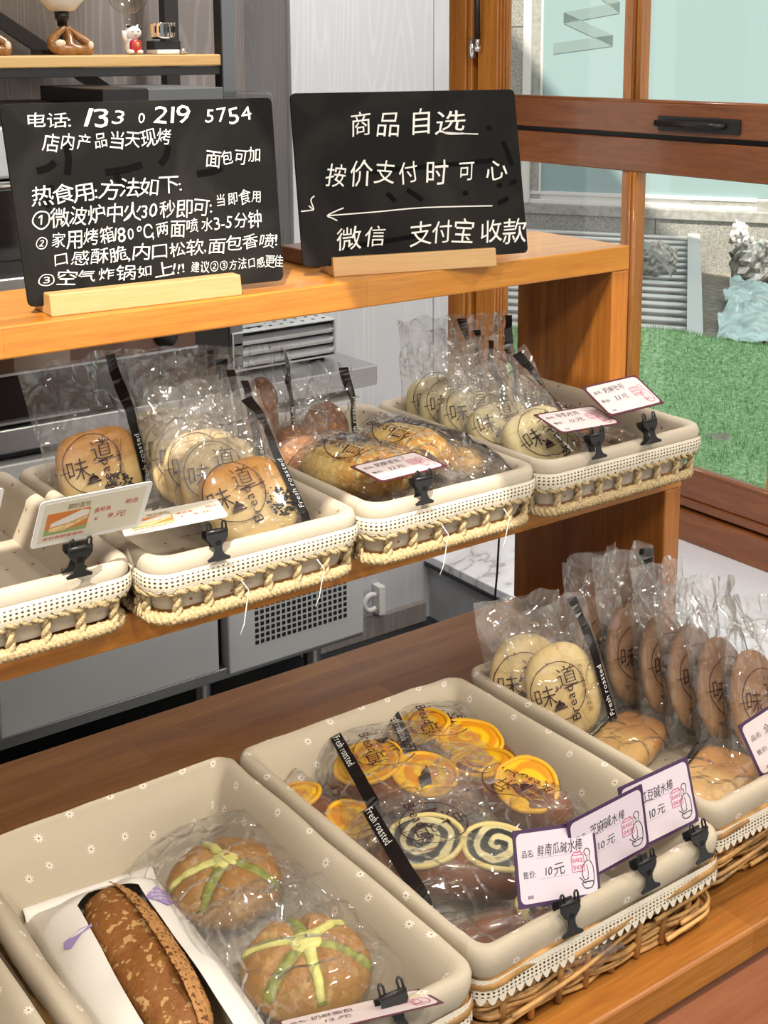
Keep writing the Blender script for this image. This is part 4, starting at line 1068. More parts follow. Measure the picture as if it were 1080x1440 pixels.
# local: x across (mirrored), z along towards the camera, y downwards
W_, H_, T_ = .128, .290, .058
def pb(u, v, side):
    prof = max(0, 1-abs(u)**3.0)**.5*(min(1, v/.16)**.6)
    y = side*(T_/2*prof + .002*nz(u*3, v*7, side*2+1)) - (0 if side < 0 else 0)
    return Vector((u*W_/2*(1-.03*math.sin(v*7)), y - (.012 if side < 0 else 0)*prof, H_*v + .003*nz(u*3, v*2, 5)))
def hole(u, v): return ((u+.02)/.66)**2 + ((v-.60)/.43)**2 < 1
nu, nv = 44, 90
def pbmesh(side, cut):
    def wv(u, v):
        # the cut-out's far end is arched: rows bend towards the top
        k_ = max(0, 1-(abs(u)/.5)**2)*math.exp(-((v-.20)/.10)**2) if cut else 0
        return max(0, v-.055*k_)
    mb = MB(); vs = [pb(i/nu*2-1, wv(i/nu*2-1, j/nv), side) for j in range(nv+1) for i in range(nu+1)]; fs = []
    for j in range(nv):
        for i in range(nu):
            u = (i+.5)/nu*2-1; v = (j+.5)/nv
            if cut and abs(u-.0) < .44 and .20 < v < .94: continue
            fs.append((j*(nu+1)+i, j*(nu+1)+i+1, (j+1)*(nu+1)+i+1, (j+1)*(nu+1)+i))
    mb.add(vs, fs); return mb
sh = pbmesh(-1, True); sh.build('front_sheet', M['bag_paper'], t, True)
pbmesh(1, False).build('back_sheet', M['bag_paper'], t, True)
fl = MB(); fl.grid(lambda u, v: Vector(((u-.5)*W_*.96, -.004-.014*v*(1-v)*2 - .002, -.012+.02*v)), 12, 4); fl.build('folded_top', M['bag_paper'], t, True)
def onpb(x, z, d=.0008): p = pb(max(-1, min(1, x/(W_/2))), z/H_, -1); return Vector((x, p.y-d, z))
lab = MB(); n_ = 10
cx_, cz_ = -.042, .075
lab.add([onpb(cx_ + .0155*(a+b_-1)*1.0, cz_ + .0155*(b_-a)*1.0) for a in [i/n_ for i in range(n_+1)] for b_ in [j/n_ for j in range(n_+1)]],
        [(i*(n_+1)+j, i*(n_+1)+j+1, (i+1)*(n_+1)+j+1, (i+1)*(n_+1)+j) for i in range(n_) for j in range(n_)])
lo_ = lab.build('printed_diamond', M['violet'], t)
tx = MB(); mpb = lambda u, v: onpb(-u, v, .0013)
for i, (s_, zz) in enumerate((('原麦烘焙', .080), ('新鲜烘焙', .074), ('味道', .068))): put_text(tx, s_, (-cx_-.010, 2*cz_-zz-.002), (-cx_+.008-.003*i, 2*cz_-zz-.002), .0045, lambda u, v: onpb(-u, 2*cz_-v, .0013))
tx.build('diamond_text', M['striptext'], lo_)
bt = MB(); fb = lambda u, v: onpb(u, v, .0009)
bt.add([fb(a, b_) for a, b_ in ((.052,.090),(.050,.083),(.036,.085),(.026,.0865),(.026,.0895),(.036,.0915),(.048,.097))], [tuple(range(7))])
for a, b_ in ((.022,.087),(.0185,.084),(.0195,.091)): bt.add([fb(a, b_), fb(a-.0025, b_+.001), fb(a-.002, b_+.004), fb(a+.001, b_+.003)], [(0,1,2,3)])
bt.build('printed_bottle', M['violet'], t)
LM = fr((.411, .912, .798), (-.09, -1, 0), (0, 0, 1))
mb = MB()
def dl(q, d): return d*.006*nz(q.x*22, q.y*22, q.z*22) + Vector((0, 0, .003*nz(q.x*60, q.y*60, 3)))
mb.blob((0,0,0), (.110, .031, .022), 2.5, 44, 22, dl)
o = mb.build('crusty_loaf', M['crusty'], None, True); tag(o, 'long brown crusty loaf with a seeded side, showing through the paper bag', 'bread'); o.matrix_world = LM
mb = MB()
def sc_(u, v):
    x = -.104+.208*u; a = .15+1.05*v; k_ = max(0, 1-(abs(x)/.116)**2.5)**.4
    return Vector((x, .0335*k_*math.cos(a) + .0012*nz(x*200, v*30, 1), .0275*k_*math.sin(a) + .0025*abs(nz(x*90, v*22, 2))))
mb.grid(sc_, 70, 18); mb.build('seeded_crust', M['seedcrust'], o, False)

def green_bun(c, R, yaw, seed, label, cuts):
    MM = Matrix.Translation(c) @ Matrix.Rotation(yaw, 4, 'Z')
    mb = MB(); nu, nv = 120, 50; vs = []; fs = []
    def cut(th):
        return min(abs((th-a+PI) % (2*PI)-PI) for a in cuts)
    for j in range(nv+1):
        f = j/nv
        for i in range(nu):
            th = 2*PI*i/nu; ph = -PI/2+PI*f
            r = R*max(0, math.cos(ph))**.75; z = (R*.62*math.sin(ph) if ph > 0 else R*.40*math.sin(ph))
            d = 1+.05*nz(math.cos(th)*2+seed, math.sin(th)*2, z*30)+.025*nz(math.cos(th)*7, math.sin(th)*7+seed, z*80)
            g = math.exp(-(cut(th)*max(.15, r/R)/.135)**2) if ph > .12 else 0
            k_ = 1-.36*g*sst(.1, .5, ph)*sst(-.01, .2, r/R)
            vs.append(Vector((r*math.cos(th)*d, r*math.sin(th)*d, z*d*k_)))
    for j in range(nv):
        for i in range(nu): fs.append((j*nu+i, j*nu+(i+1) % nu, (j+1)*nu+(i+1) % nu, (j+1)*nu+i))
    mb.add(vs, fs); o = mb.build('cream_bun', M['green_bun'], None, True); o.matrix_world = MM; tag(o, label, 'bun', 'green cream buns')
    for q, a in enumerate(cuts):
        for nm, mt, wd, dz in (('green_crumb', M['cream_green'], .0088, .0005), ('cream_filling', M['cream'], .0062, .0042)):
            if nm == 'cream_filling' and q % 2: continue
            mb = MB(); pts = []
            for i in range(15):
                f = i/14; rr_ = R*(.05+.90*f); ph = math.acos(min(1, (rr_/R)**(1/.75)));  z = R*.62*math.sin(ph)*.70 + dz
                pts.append((rr_*math.cos(a)+.0015*nz(f*5, seed, q), rr_*math.sin(a)+.0015*nz(f*5, q, seed), z-.003))
            mb.tube(pts, lambda t_: wd*(1.05-.45*t_)*(1+.25*nz(t_*7, seed, q)), 8); mb.build(nm, mt, o, True)
    mb = MB(); mb.blob((0, 0, R*.62*.74), (.0145, .0125, .0075), 2.2, 16, 8, lambda q_, d: d*.003*nz(d.x*3+seed, d.y*3, d.z)); mb.build('cream_centre', M['cream'], o, True)
    return o
green_bun((.521, .967, .797), .053, .4, 1, 'green cream bun at the back right of its basket, one thick cream streak', [1.1, -1.35, 2.5, -2.9])
green_bun((.519, .828, .797), .054, 0, 2, 'green cream bun at the front right of its basket, split into six wedges', [.35, 1.3, 2.45, 3.5, -1.9, -.75])
def pillow(name, label, group, MM, W_, H, T, seed, amp=1.0, tb=.72):
    return Bag(name, label, group, MM, W_, H, T, tb, seed, amp, None, False)
pillow('bread_bag', 'clear unprinted bag around the back green cream bun', 'clear bags on the cream buns', fr((.535, 1.045, .792), (1, 0, 0), (-.10, -1, .02)) @ Matrix.Rotation(PI, 4, 'Z'), .150, .195, .078, 81, .8)
pillow('bread_bag', 'clear unprinted bag around the front green cream bun', 'clear bags on the cream buns', fr((.517, .752, .792), (1, 0, 0), (.08, 1, .06)), .148, .205, .080, 82, .8)

# ---------------------------------------------------------------- second deep basket: swirl rolls
def swirl_roll(M0, label, kind, slices, seed, L_=.075, group=None):
    o = loaf('swirl_roll', label, 'bread', (L_, .030, .026), M['brown_roll'], seed, group, 2.3, .03); o.matrix_world = M0
    for i, (x, y, z, r1, r2_, rx, ry) in enumerate(slices):
        mb = MB(); vs = []; fs = []; nr, na = 8, 40
        for j in range(nr+1):
            for a in range(na):
                f = j/nr; th = 2*PI*a/na; rr_ = 1+.08*nz(math.cos(th)*1.5+seed, math.sin(th)*1.5, i*3)
                vs.append(Vector((r1*f*rr_*math.cos(th), r2_*f*rr_*math.sin(th), .003*math.sqrt(max(0, 1-f**3)) + .0011*math.sin(f*19-th))))
        for j in range(nr):
            for a in range(na): fs.append((j*na+a, j*na+(a+1) % na, (j+1)*na+(a+1) % na, (j+1)*na+a))
        mb.add(vs, fs)
        s_ = mb.build('swirl_face', M['pumpkin'] if kind == 'p' else M['sesame_swirl'], o, True)
        s_.matrix_local = Matrix.Translation((x, y, z)) @ Matrix.Rotation(rx, 4, 'X') @ Matrix.Rotation(ry, 4, 'Y')
        rim = MB(); rim.tube([(r1*1.02*(1+.08*nz(math.cos(2*PI*a/36)*1.5+seed, math.sin(2*PI*a/36)*1.5, i*3))*math.cos(2*PI*a/36), r2_*1.02*(1+.08*nz(math.cos(2*PI*a/36)*1.5+seed, math.sin(2*PI*a/36)*1.5, i*3))*math.sin(2*PI*a/36), 0) for a in range(36)], .0028, 7, True)
        rim.build('dough_rim', M['pumpkin_rim'] if kind == 'p' else M['swirl_rim'], s_, True)
    return o
GS = 'bags of swirl rolls'
FR2 = lambda c, ax: fr(c, ax, (0, 0, 1))
sl2 = [(-.036, .003, .0240, .036, .030, .22, -.20), (.026, -.004, .0245, .032, .025, .30, .10)]
swirl_roll(FR2((.735, .985, .807), (.62, -.78, 0)), 'dark roll with two large yellow swirls, left of the pumpkin rolls', 'p', sl2, 3, .078)
b = Bag('bread_bag', 'clear printed bag on the left pumpkin roll, black strip down its left side', GS, fr((.762, 1.075, .806), (-.95, .31, 0), (-.31, -.95, 0)), .150, .175, .072, .85, 91, .7, (.008, .070), True, sx=.040)
swirl_roll(FR2((.822, 1.010, .806), (.50, -.86, .03)), 'dark roll with two yellow swirls, rearmost of the pumpkin rolls', 'p', [(-.038, .0, .0235, .031, .026, .25, -.25), (.020, -.004, .0245, .034, .026, .25, .05)], 4, .072)
b = Bag('bread_bag', 'clear printed bag on the rearmost pumpkin roll', GS, fr((.842, 1.085, .804), (-.92, .39, 0), (-.39, -.92, 0)), .130, .190, .068, .85, 92, .7, (.0, .062), True, sx=.036)
swirl_roll(FR2((.815, .915, .808), (.35, -.93, 0)), 'dark roll with two tilted yellow swirls, right of the pumpkin rolls', 'p', [(-.032, .006, .0225, .033, .023, .15, -.2), (.026, -.006, .022, .030, .028, .45, .25)], 5, .072)
b = Bag('bread_bag', 'clear printed bag on the right pumpkin roll', GS, fr((.800, .830, .806), (.95, .10, 0), (-.10, .99, 0)), .130, .190, .066, .85, 93, .9, (.012, .062), False)
swirl_roll(FR2((.704, .852, .806), (.72, -.69, 0)), 'dark roll with two black sesame swirls, front of the basket', 's', [(-.034, .0, .0240, .035, .029, .28, -.12), (.034, -.003, .0245, .032, .024, .32, .08)], 6, .080)
b = Bag('bread_bag', 'clear printed bag on the black sesame roll, strip at its left', GS, fr((.722, .952, .804), (-.96, .28, 0), (-.28, -.96, 0)), .150, .200, .070, .85, 94, .8, (.006, .075), True, sx=.046)
swirl_roll(FR2((.655, 1.000, .786), (.30, -.95, 0)), 'dark roll with yellow swirls half hidden at the left wall', 'p', [(-.040, .0, .0225, .024, .022, .1, -.2), (.030, .0, .0225, .024, .022, .1, .2)], 7, .072)
b = pillow('bread_bag', 'clear bag on the half-hidden pumpkin roll at the left wall', GS, fr((.668, .915, .785), (1, .2, 0), (-.2, 1, 0)), .085, .175, .060, 95, .8, .85)
swirl_roll(FR2((.690, .762, .788), (.95, -.30, 0)), 'dark roll with black swirl lying lowest, against the front rim', 's', [(.030, .004, .0215, .024, .020, .3, .2)], 8, .066)
b = pillow('bread_bag', 'clear bag on the lowest sesame roll against the front rim', GS, fr((.612, .775, .788), (-.25, -.97, 0), (.97, -.25, 0)), .075, .165, .060, 96, .9, .85)

# ---------------------------------------------------------------- third deep basket: oval loaves
GC = 'bagged oval loaves in the right deep basket'; GO = 'brown oval loaves'
for i, (bb, tt, w, lb, tb_, sd_) in enumerate([((.958, 1.030, .774), (.960, 1.070, .955), .105, 'left rear', .60, 101), ((.985, .985, .774), (.968, 1.045, .950), .118, 'left front', .62, 102)]):
    b = Bag('bread_bag', 'clear printed bag with a pale seeded loaf, %s corner of the right deep basket' % lb, GC, up_frame(bb, tt, (1, -.35, 0)), w, .162, .038, tb_+.14, sd_, 1.2, (-.012, .070), i == 1)
    o = loaf('seeded_bun', 'pale speckled bun at the %s corner of the right deep basket' % lb, 'bread', (.045, .0165, .054), M['raisin'], sd_, None, 2.3, .06); b.place(o, (0, 0, .062))
names = ['first', 'second', 'third', 'fourth', 'fifth', 'sixth']
rowC = [((1.080, 1.045, .774), (1.082, 1.072, .968)), ((1.095, 1.000, .774), (1.104, 1.042, .963)), ((1.105, .955, .774), (1.122, 1.005, .958)), ((1.105, .912, .774), (1.130, .968, .948)), ((1.105, .868, .774), (1.135, .930, .938)), ((1.110, .825, .774), (1.145, .890, .925))]
for i, (bb, tt) in enumerate(rowC):
    b = Bag('bread_bag', 'clear printed bag with brown oval loaf, %s from the back of the leaning row' % names[i], GC, up_frame(bb, tt, (.97, .15, 0)), .112, .180+.006*((i*2)%3), .036, .73, 110+i, 1.3, (-.010, .075), i in (1, 4, 5))
    o = loaf('oval_loaf', 'brown oval loaf, %s from the back of the leaning row' % names[i], 'bread', (.044, .0155, .060), M['oval_brown'], 120+i, GO, 2.1, .05); b.place(o, (0, 0, .068))
b = Bag('bread_bag', 'clear bag with a flat golden loaf lying behind the middle price card', GC, fr((.945, .915, .786), (.35, -.94, 0), (.94, .35, 0)) @ Matrix.Rotation(0, 4, 'Z'), .085, .150, .036, .80, 131, .8, None, True, sx=-.036)
o = loaf('flat_loaf', 'golden flat loaf lying behind the middle price card in the right deep basket', 'bread', (.036, .015, .060), M['flat_loaf'], 132, 'golden flat loaves', 3.2, .03); b.place(o, (0, 0, .072))
b = Bag('bread_bag', 'clear bag with a flat golden loaf at the front rim of the right deep basket', GC, fr((.955, .800, .790), (.35, -.94, 0), (.94, .35, 0)), .085, .155, .036, .80, 133, .8, None, True, sx=-.036)
o = loaf('flat_loaf', 'golden flat loaf lying at the front rim of the right deep basket', 'bread', (.036, .015, .062), M['flat_loaf'], 134, 'golden flat loaves', 3.2, .03); b.place(o, (0, 0, .074))

# ---------------------------------------------------------------- price cards and clips
M['maroon'] = flat('maroon card border', (.085,.014,.028), .4)
M['purple'] = flat('dark purple card border', (.055,.022,.075), .4)
M['cardface'] = flat('pale pink card face', (.72,.62,.63), .35, coat=.2)
M['cardlilac'] = flat('pale lilac card face', (.66,.58,.65), .35, coat=.2)
M['ink'] = flat('black pen ink', (.05,.045,.06), .6)
M['stamp'] = flat('pink stamp ink', (.55,.10,.20), .6)
M['cardline'] = flat('thin grey rule', (.45,.38,.42), .6)
M['laminate'] = flat('white laminated edge', (.82,.82,.80), .2, coat=.5)
M['cardcream'] = flat('cream printed card', (.68,.66,.54), .3, coat=.3)
M['photo_orange'] = flat('printed orange', (.62,.20,.05), .4)
M['photo_bread'] = flat('printed bread', (.70,.52,.24), .4, vary=.3, bscale=120)
M['photo_white'] = flat('printed white', (.74,.72,.66), .4)
M['photo_green'] = flat('printed green', (.28,.36,.16), .4)
M['redink'] = flat('red print', (.55,.04,.03), .5)
M['brownink'] = flat('olive brown print', (.25,.18,.06), .5)
def rpoly(x0, x1, z0, z1, r, n=4):
    out = []
    for cx_, cz_, a0 in ((x1-r, z0+r, -PI/2), (x1-r, z1-r, 0), (x0+r, z1-r, PI/2), (x0+r, z0+r, PI)):
        for i in range(n+1): a = a0+PI/2*i/n; out.append((cx_+r*math.cos(a), cz_+r*math.sin(a)))
    return out
def place_card(o, ex, ez):
    return fr(o, ex, ez)
def fr_exact(o, ex, ez):
    x = Vector(ex).normalized(); z = Vector(ez); z = (z-x*z.dot(x)).normalized(); y = z.cross(x)
    return Matrix(((x.x,y.x,z.x,o[0]),(x.y,y.y,z.y,o[1]),(x.z,y.z,z.z,o[2]),(0,0,0,1)))
def price_card(label, MM, name, price, border, face, w=.088, h=.060, seed=1):
    t = thing('price_card', label, 'price card', M=MM, group='handwritten price cards')
    MB().prism(rpoly(0, w, 0, h, .0015), 0, .0007).build('card', M[border], t)
    MB().prism(rpoly(.003, w-.003, .003, h-.003, .005), -.00025, .0002).build('face', M[face], t)
    d = -.0005; F = mf(d); rg = random.Random(seed)
    tx = MB()
    put_text(tx, '品名:', (.007, .0385), None, .0062, F); put_text(tx, '售价:', (.007, .0225), None, .0062, F); put_text(tx, '规格', (.010, .0065), None, .0032, F)
    put_text(tx, name, (.023, .038), (.023+.0082*len(name), .0385), None, F, rg, .12, .15, hs=.0105)
    put_text(tx, price, (.030, .022), (.030+.0068*len(price), .0225), None, F, rg, .12, .15, hs=.010)
    tx.build('writing', M['ink'], t)
    ln_ = MB(); stroke2d(ln_, [(.022, .0365), (.060, .0365)], .0003, F); stroke2d(ln_, [(.024, .0205), (.055, .0205)], .0003, F); ln_.build('ruled_line', M['cardline'], t)
    sp = MB(); x0 = w-.029
    stroke2d(sp, rpoly(x0, x0+.0135, .0215, .0345, .001), .0006, F, True)
    stroke2d(sp, smooth_path([(x0+.001, .0345), (x0+.004, .037), (x0+.007, .0365), (x0+.010, .037), (x0+.0125, .0345)]), .0009, F)
    put_text(sp, 'BAKE', (x0+.0012, .0288), None, .0049, F, gap=.05); put_text(sp, 'SHOP', (x0+.0012, .0232), None, .0049, F, gap=.05)
    sp.build('stamp', M['stamp'], t)
    # outline of a baker holding a bowl
    bk = MB(); bx = w-.0135
    stroke2d(bk, smooth_path([(bx+.001, .033), (bx-.0012, .036), (bx+.001, .0385), (bx+.004, .038), (bx+.0052, .0355), (bx+.0042, .033)]), .0008, F)
    stroke2d(bk, smooth_path([(bx+.0015, .033), (bx+.0012, .030), (bx+.0028, .029), (bx+.0042, .0305), (bx+.0040, .033)]), .0006, F)
    stroke2d(bk, smooth_path([(bx+.0012, .0295), (bx-.003, .026), (bx-.005, .020), (bx-.003, .0145), (bx+.002, .0155)]), .0008, F)
    stroke2d(bk, smooth_path([(bx+.0045, .029), (bx+.0072, .024), (bx+.0075, .016), (bx+.006, .010)]), .0008, F)
    stroke2d(bk, smooth_path([(bx-.006, .0125), (bx-.004, .0085), (bx+.001, .0075), (bx+.0045, .0085), (bx+.006, .0125), (bx-.006, .0125)]), .0009, F)
    stroke2d(bk, [(bx-.0085, .017), (bx-.002, .0115)], .0008, F); stroke2d(bk, smooth_path([(bx+.0005, .0265), (bx+.0015, .020), (bx+.0005, .0155)]), .0005, F)
    bk.build('baker_outline', M['ink'] if face == 'cardlilac' else M['stamp'], t)
    return t
def clip(label, o, ex, ez, s=1.0):
    MM = fr_exact(o, ex, ez); k = .001*s
    t = thing('card_clip', label, 'clip', M=MM, group='black card clips on the basket rims')
    half = [(11.5,-17),(12.5,-14.5),(6,-11),(4,-6),(4.5,-2),(9.5,3),(11.5,6),(11.5,12)]
    poly = [(x*k, z*k) for x, z in half] + [(-x*k, z*k) for x, z in reversed(half)]
    MB().prism(poly, -.006*s, -.0045*s).build('front_plate', M['black'], t, False, .0005)
    MB().prism(poly, .006*s, .0075*s).build('back_plate', M['black'], t, False, .0005)
    MB().tube([(-11*k, -.0052*s, 12*k), (11*k, -.0052*s, 12*k)], .0021*s, 8).build('spring_roll', M['black'], t, True)
    MB().prism([(-4*k, -3*k), (4*k, -3*k), (4*k, 4*k), (-4*k, 4*k)], -.006*s, .007*s).build('neck', M['black'], t, False, .001)
    for sx_ in (-1, 1):
        x = sx_*8*k
        MB().tube([(x-2*k, -.0052*s, 11*k), (x-2*k, -.0052*s, 19*k), (x-.8*k, -.0052*s, 21*k), (x+.8*k, -.0052*s, 21*k), (x+2*k, -.0052*s, 19*k), (x+2*k, -.0052*s, 11*k)], .0011*s, 6).build('prong', M['black'], t, True)
    return t
price_card('pink price card lying nearly flat over the golden cheese rolls', fr_exact((.7594,1.050,1.1125), (1,.026,-.005), (-.025,.999,.042)), '奶酥面包', '12元', 'maroon', 'cardface', h=.056, seed=1)
price_card('pink price card tilted back at the front of the milk toast basket, left one', fr_exact((1.0123,1.050,1.1187), (.995,-.1,-.014), (.101,.982,.158)), '牛乳吐司', '12元', 'maroon', 'cardface', h=.056, seed=2)
price_card('pink 13-yuan price card tilted back at the right corner of the milk toast basket', fr_exact((1.0889,1.050,1.1253), (.998,-.045,.032), (.026,.897,.442)), '奶酥吐司', '13元', 'maroon', 'cardface', h=.056, seed=3)
price_card('lilac price card in front of the sesame swirl roll, nearest of the three', fr_exact((.656,.7195,.8575), (.974,-.106,-.198), (.224,.409,.885)), '鲜南瓜碱水棒', '10元', 'purple', 'cardlilac', seed=4)
price_card('lilac price card between two others on the swirl roll basket rim', fr_exact((.727,.727,.8435), (.996,-.043,.077), (-.071,.128,.989)), '芝麻碱水棒', '10元', 'purple', 'cardlilac', seed=5)
price_card('lilac price card at the right corner of the swirl roll basket', fr_exact((.7992,.732,.8435), (.999,-.034,.027), (-.017,.273,.962)), '红豆碱水棒', '10元', 'purple', 'cardlilac', seed=6)
price_card('pale price card at the right frame edge, in front of the brown oval loaves', fr_exact((1.0107,.755,.8315), (.908,-.222,.356), (-.277,.32,.906)), '全麦面包', '12元', 'purple', 'cardface', seed=7)
price_card('price card lying flat and edge-on in front of the cream buns', fr_exact((.430,.706,.860), (.95,-.30,-.01), (.28,.80,-.45)), '奶酥面包', '12元', 'maroon', 'cardface', w=.115, seed=8)
def picture_card(label, MM, w=.103, h=.058, seed=1, text=True):
    t = thing('picture_card', label, 'price card', M=MM, group='laminated picture price cards')
    MB().prism(rpoly(0, w, 0, h, .004), 0, .0008).build('laminate', M['laminate'], t)
    MB().prism(rpoly(.005, w-.005, .005, h-.004, .001), -.0002, .0002).build('print', M['cardcream'], t)
    F = mf(-.0005); F0 = mf(-.00035)
    ph = MB().prism([(.009, .014), (.048, .014), (.048, .041), (.009, .041)], -.0003, .0001).build('picture', M['photo_orange'], t)
    q = MB(); q.add([F0(a, b_) for a, b_ in ((.009,.014),(.048,.014),(.048,.020),(.030,.018),(.009,.022))], [(0,1,2,3,4)]); q.build('picture_green', M['photo_green'], ph)
    q = MB(); q.add([F(a, b_) for a, b_ in ((.013,.018),(.026,.017),(.046,.027),(.047,.031),(.030,.025),(.013,.023))], [(0,1,2,3,4,5)]); q.build('picture_bread', M['photo_bread'], ph)
    q = MB(); q.add([F(a, b_) for a, b_ in ((.013,.024),(.030,.026),(.047,.032),(.047,.038),(.040,.040),(.014,.029))], [(0,1,2,3,4,5)]); q.build('picture_filling', M['photo_white'], ph)
    tx = MB(); put_text(tx, '酸奶面包', (.026, .0435), (.047, .0435), None, F, hs=.0075); tx.build('heading', M['brownink'], t)
    tx = MB(); rg = random.Random(seed)
    put_text(tx, '金枪鱼', (.052, .0325), (.068, .0325), None, F, rg, .06, 0, hs=.0065); put_text(tx, '明治', (.080, .036), (.093, .036), None, F, rg, .06, 0, hs=.0065)
    put_text(tx, '9元', (.066, .021), (.084, .021), None, F, rg, .08, .1, hs=.009); put_text(tx, '¥', (.054, .0215), None, .006, F)
    put_text(tx, '金枪鱼鲜麦面包', (.009, .0085), (.047, .0085), None, F, hs=.0042)
    tx.build('red_writing', M['redink'], t)
    return t
picture_card('laminated sandwich price card with red 9-yuan writing, on the left basket', fr_exact((.3841,1.045,1.1294), (1,.001,-.018), (.017,-.505,.863)))
picture_card('laminated price card cut off at the left frame edge', fr_exact((.2575,1.045,1.1379), (.988,.147,.043), (.032,-.476,.879)), seed=2)
picture_card('laminated card lying flat on the rim in front of the lone golden roll', fr_exact((.4736,1.050,1.1195), (.943,-.321,.091), (.334,.897,-.05)), .095, .060, 3)
clip('black clip holding the sandwich price card', (.427, 1.046, 1.112), (1, .0, -.02), (.0, -.15, 1), 1.0)
clip('black clip on the rim in front of the reclining sesame roll', (.556, 1.032, 1.100), (1, -.05, -.02), (0, .15, 1), .95)
clip('black clip holding the flat card over the cheese rolls', (.795, 1.030, 1.104), (1, -.02, -.02), (.02, .1, 1), .95)
clip('black clip holding the left milk toast card', (1.047, 1.032, 1.104), (1, -.05, 0), (-.02, .2, 1), .95)
clip('black clip holding the 13-yuan card', (1.133, 1.030, 1.106), (1, -.05, .02), (-.12, .35, 1), .95)
clip('black clip holding the nearest lilac card', (.699, .707, .842), (1, -.08, -.05), (.04, .25, 1), .92)
clip('black clip holding the middle lilac card', (.791, .707, .845), (1, -.05, .05), (.0, .2, 1), .92)
clip('black clip holding the right-hand lilac card of three', (.861, .708, .845), (1, -.05, .05), (.08, .3, 1), .92)
clip('black clip on the rim in front of the cream buns', (.517, .702, .842), (1, -.12, 0), (.1, .6, .8), 1.0)

# ================================================================ equipment behind the counter
def eq(t, n, mb, mat, off, bev=.002, smooth=False):
    mb.xf(Matrix.Translation(-Vector(off))); return mb.build(n, mat, t, smooth, bev)
o_ = (1.0, 2.6, 0)
t = thing('refrigerated_bench', 'long stainless steel refrigerated bench standing against the back wall', 'refrigerator', o_)
eq(t, 'worktop', box(.1, 1.686, 2.345, 2.704, .803, .85), M['steel'], o_, .003)
eq(t, 'body', box(.1, 1.645, 2.39, 2.700, .215, .803), M['black'], o_, .0)
eq(t, 'door', box(.10, .778, 2.352, 2.39, .232, .78), M['steel_dull'], o_, .004)
d_ = eq(t, 'door', box(.786, 1.268, 2.352, 2.39, .232, .78), M['steel_dull'], o_, .004)
p_ = eq(t, 'grille_panel', box(1.292, 1.648, 2.352, 2.39, .215, .78), M['steel_dull'], o_, .004)
g = MB()
for i in range(18):
    for j in range(9):
        x = 1.358 + i*.0137; z = .268 + j*.0137
        g.box(x, x+.0083, 2.3505, 2.354, z, z+.0083)
eq(t, 'grille_hole', g, M['black'], o_, 0).parent = p_
eq(t, 'base_rail', box(.1, 1.648, 2.36, 2.39, .205, .23), M['steel'], o_, .002)
for x in (.45, 1.30, 1.60): eq(t, 'leg', MB().lathe([(.025, 0), (.025, .02), (.02, .03), (.02, .21)], (x, 2.50, 0)), M['steel'], o_, 0, True)

o_ = (1.0, 2.5, .85)
t = thing('oven', 'wide black oven with a brown reflecting glass band, on the steel bench', 'oven', o_)
eq(t, 'body', box(.15, 1.318, 2.36, 2.70, .852, 1.10), M['blackgloss'], o_, .004)
def ovenglass():  # brown blocks in the colour stand in for reflections in the glass
    m, n, l, out = newmat('oven glass with painted reflections'); b = pbsdf(n, l, out, .15, .4)
    tc = n.new('ShaderNodeTexCoord'); mp = mapn(n, l, tc.outputs['Object'], (9,0,0)); no = n.new('ShaderNodeTexWhiteNoise'); no.noise_dimensions = '1D'
    sp = n.new('ShaderNodeSeparateXYZ'); l.new(mp.outputs[0], sp.inputs[0]); fl_ = math_(n, l, 'FLOOR', math_(n, l, 'ADD', sp.outputs[0], 20.3)); l.new(fl_, no.inputs['W'])
    rp = ramp(n, [(0, (.10,.055,.04)), (.6, (.17,.10,.075)), (1, (.26,.22,.19))]); l.new(no.outputs[0], rp.inputs[0]); l.new(rp.outputs[0], b.inputs['Base Color']); return m
M['ovenglass'] = ovenglass()
gb_ = eq(t, 'glass_band', box(.30, 1.236, 2.354, 2.362, .955, 1.04), M['ovenglass'], o_, .001)
eq(t, 'band_edge', box(.30, 1.240, 2.352, 2.362, .950, .955), M['steel'], o_, 0)
eq(t, 'knob', MB().lathe([(.024, 0), (.024, .012), (.02, .02), (.0, .02)], (1.168, 2.356, .985), 20, Matrix.Rotation(PI/2, 4, 'X')), M['black'], o_, 0, True)
eq(t, 'lower_trim', box(.15, 1.0, 2.352, 2.362, .857, .862), M['steel'], o_, 0)

o_ = (1.5, 2.5, .85)
t = thing('louvred_appliance', 'low steel appliance with a louvred front on the right end of the bench', 'appliance', o_)
eq(t, 'back_casing', box(1.376, 1.641, 2.485, 2.66, .862, .944), M['steel'], o_, .002)
eq(t, 'top_sheet', box(1.374, 1.643, 2.448, 2.66, .941, .945), M['steel_dull'], o_, .001)
fr_m = MB().box(1.374, 1.379, 2.448, 2.49, .860, .943).box(1.638, 1.643, 2.448, 2.49, .860, .943).box(1.374, 1.643, 2.448, 2.49, .858, .862)
eq(t, 'front_frame', fr_m, M['steel'], o_, .0008)
for z in (.866, .890, .914):
    lv = MB(); prof = [(2.452, z), (2.456, z-.002), (2.470, z+.012), (2.484, z+.022), (2.484, z+.026), (2.462, z+.017), (2.452, z+.006)]
    lv.prism(prof, 1.379, 1.638, 'x'); eq(t, 'louvre', lv, M['steel'], o_, .0008)
dots = MB()
for i in range(9):
    for j in range(3): dots.lathe([(0, 0), (.0045, 0), (.0045, .0007), (0, .0007)], (1.40+i*.028, 2.47+j*.03, .945), 8)
eq(t, 'top_holes', dots, M['black'], o_, 0)
for x in (1.40, 1.615): eq(t, 'foot', box(x-.012, x+.012, 2.47, 2.50, .85, .862), M['black'], o_, .001)

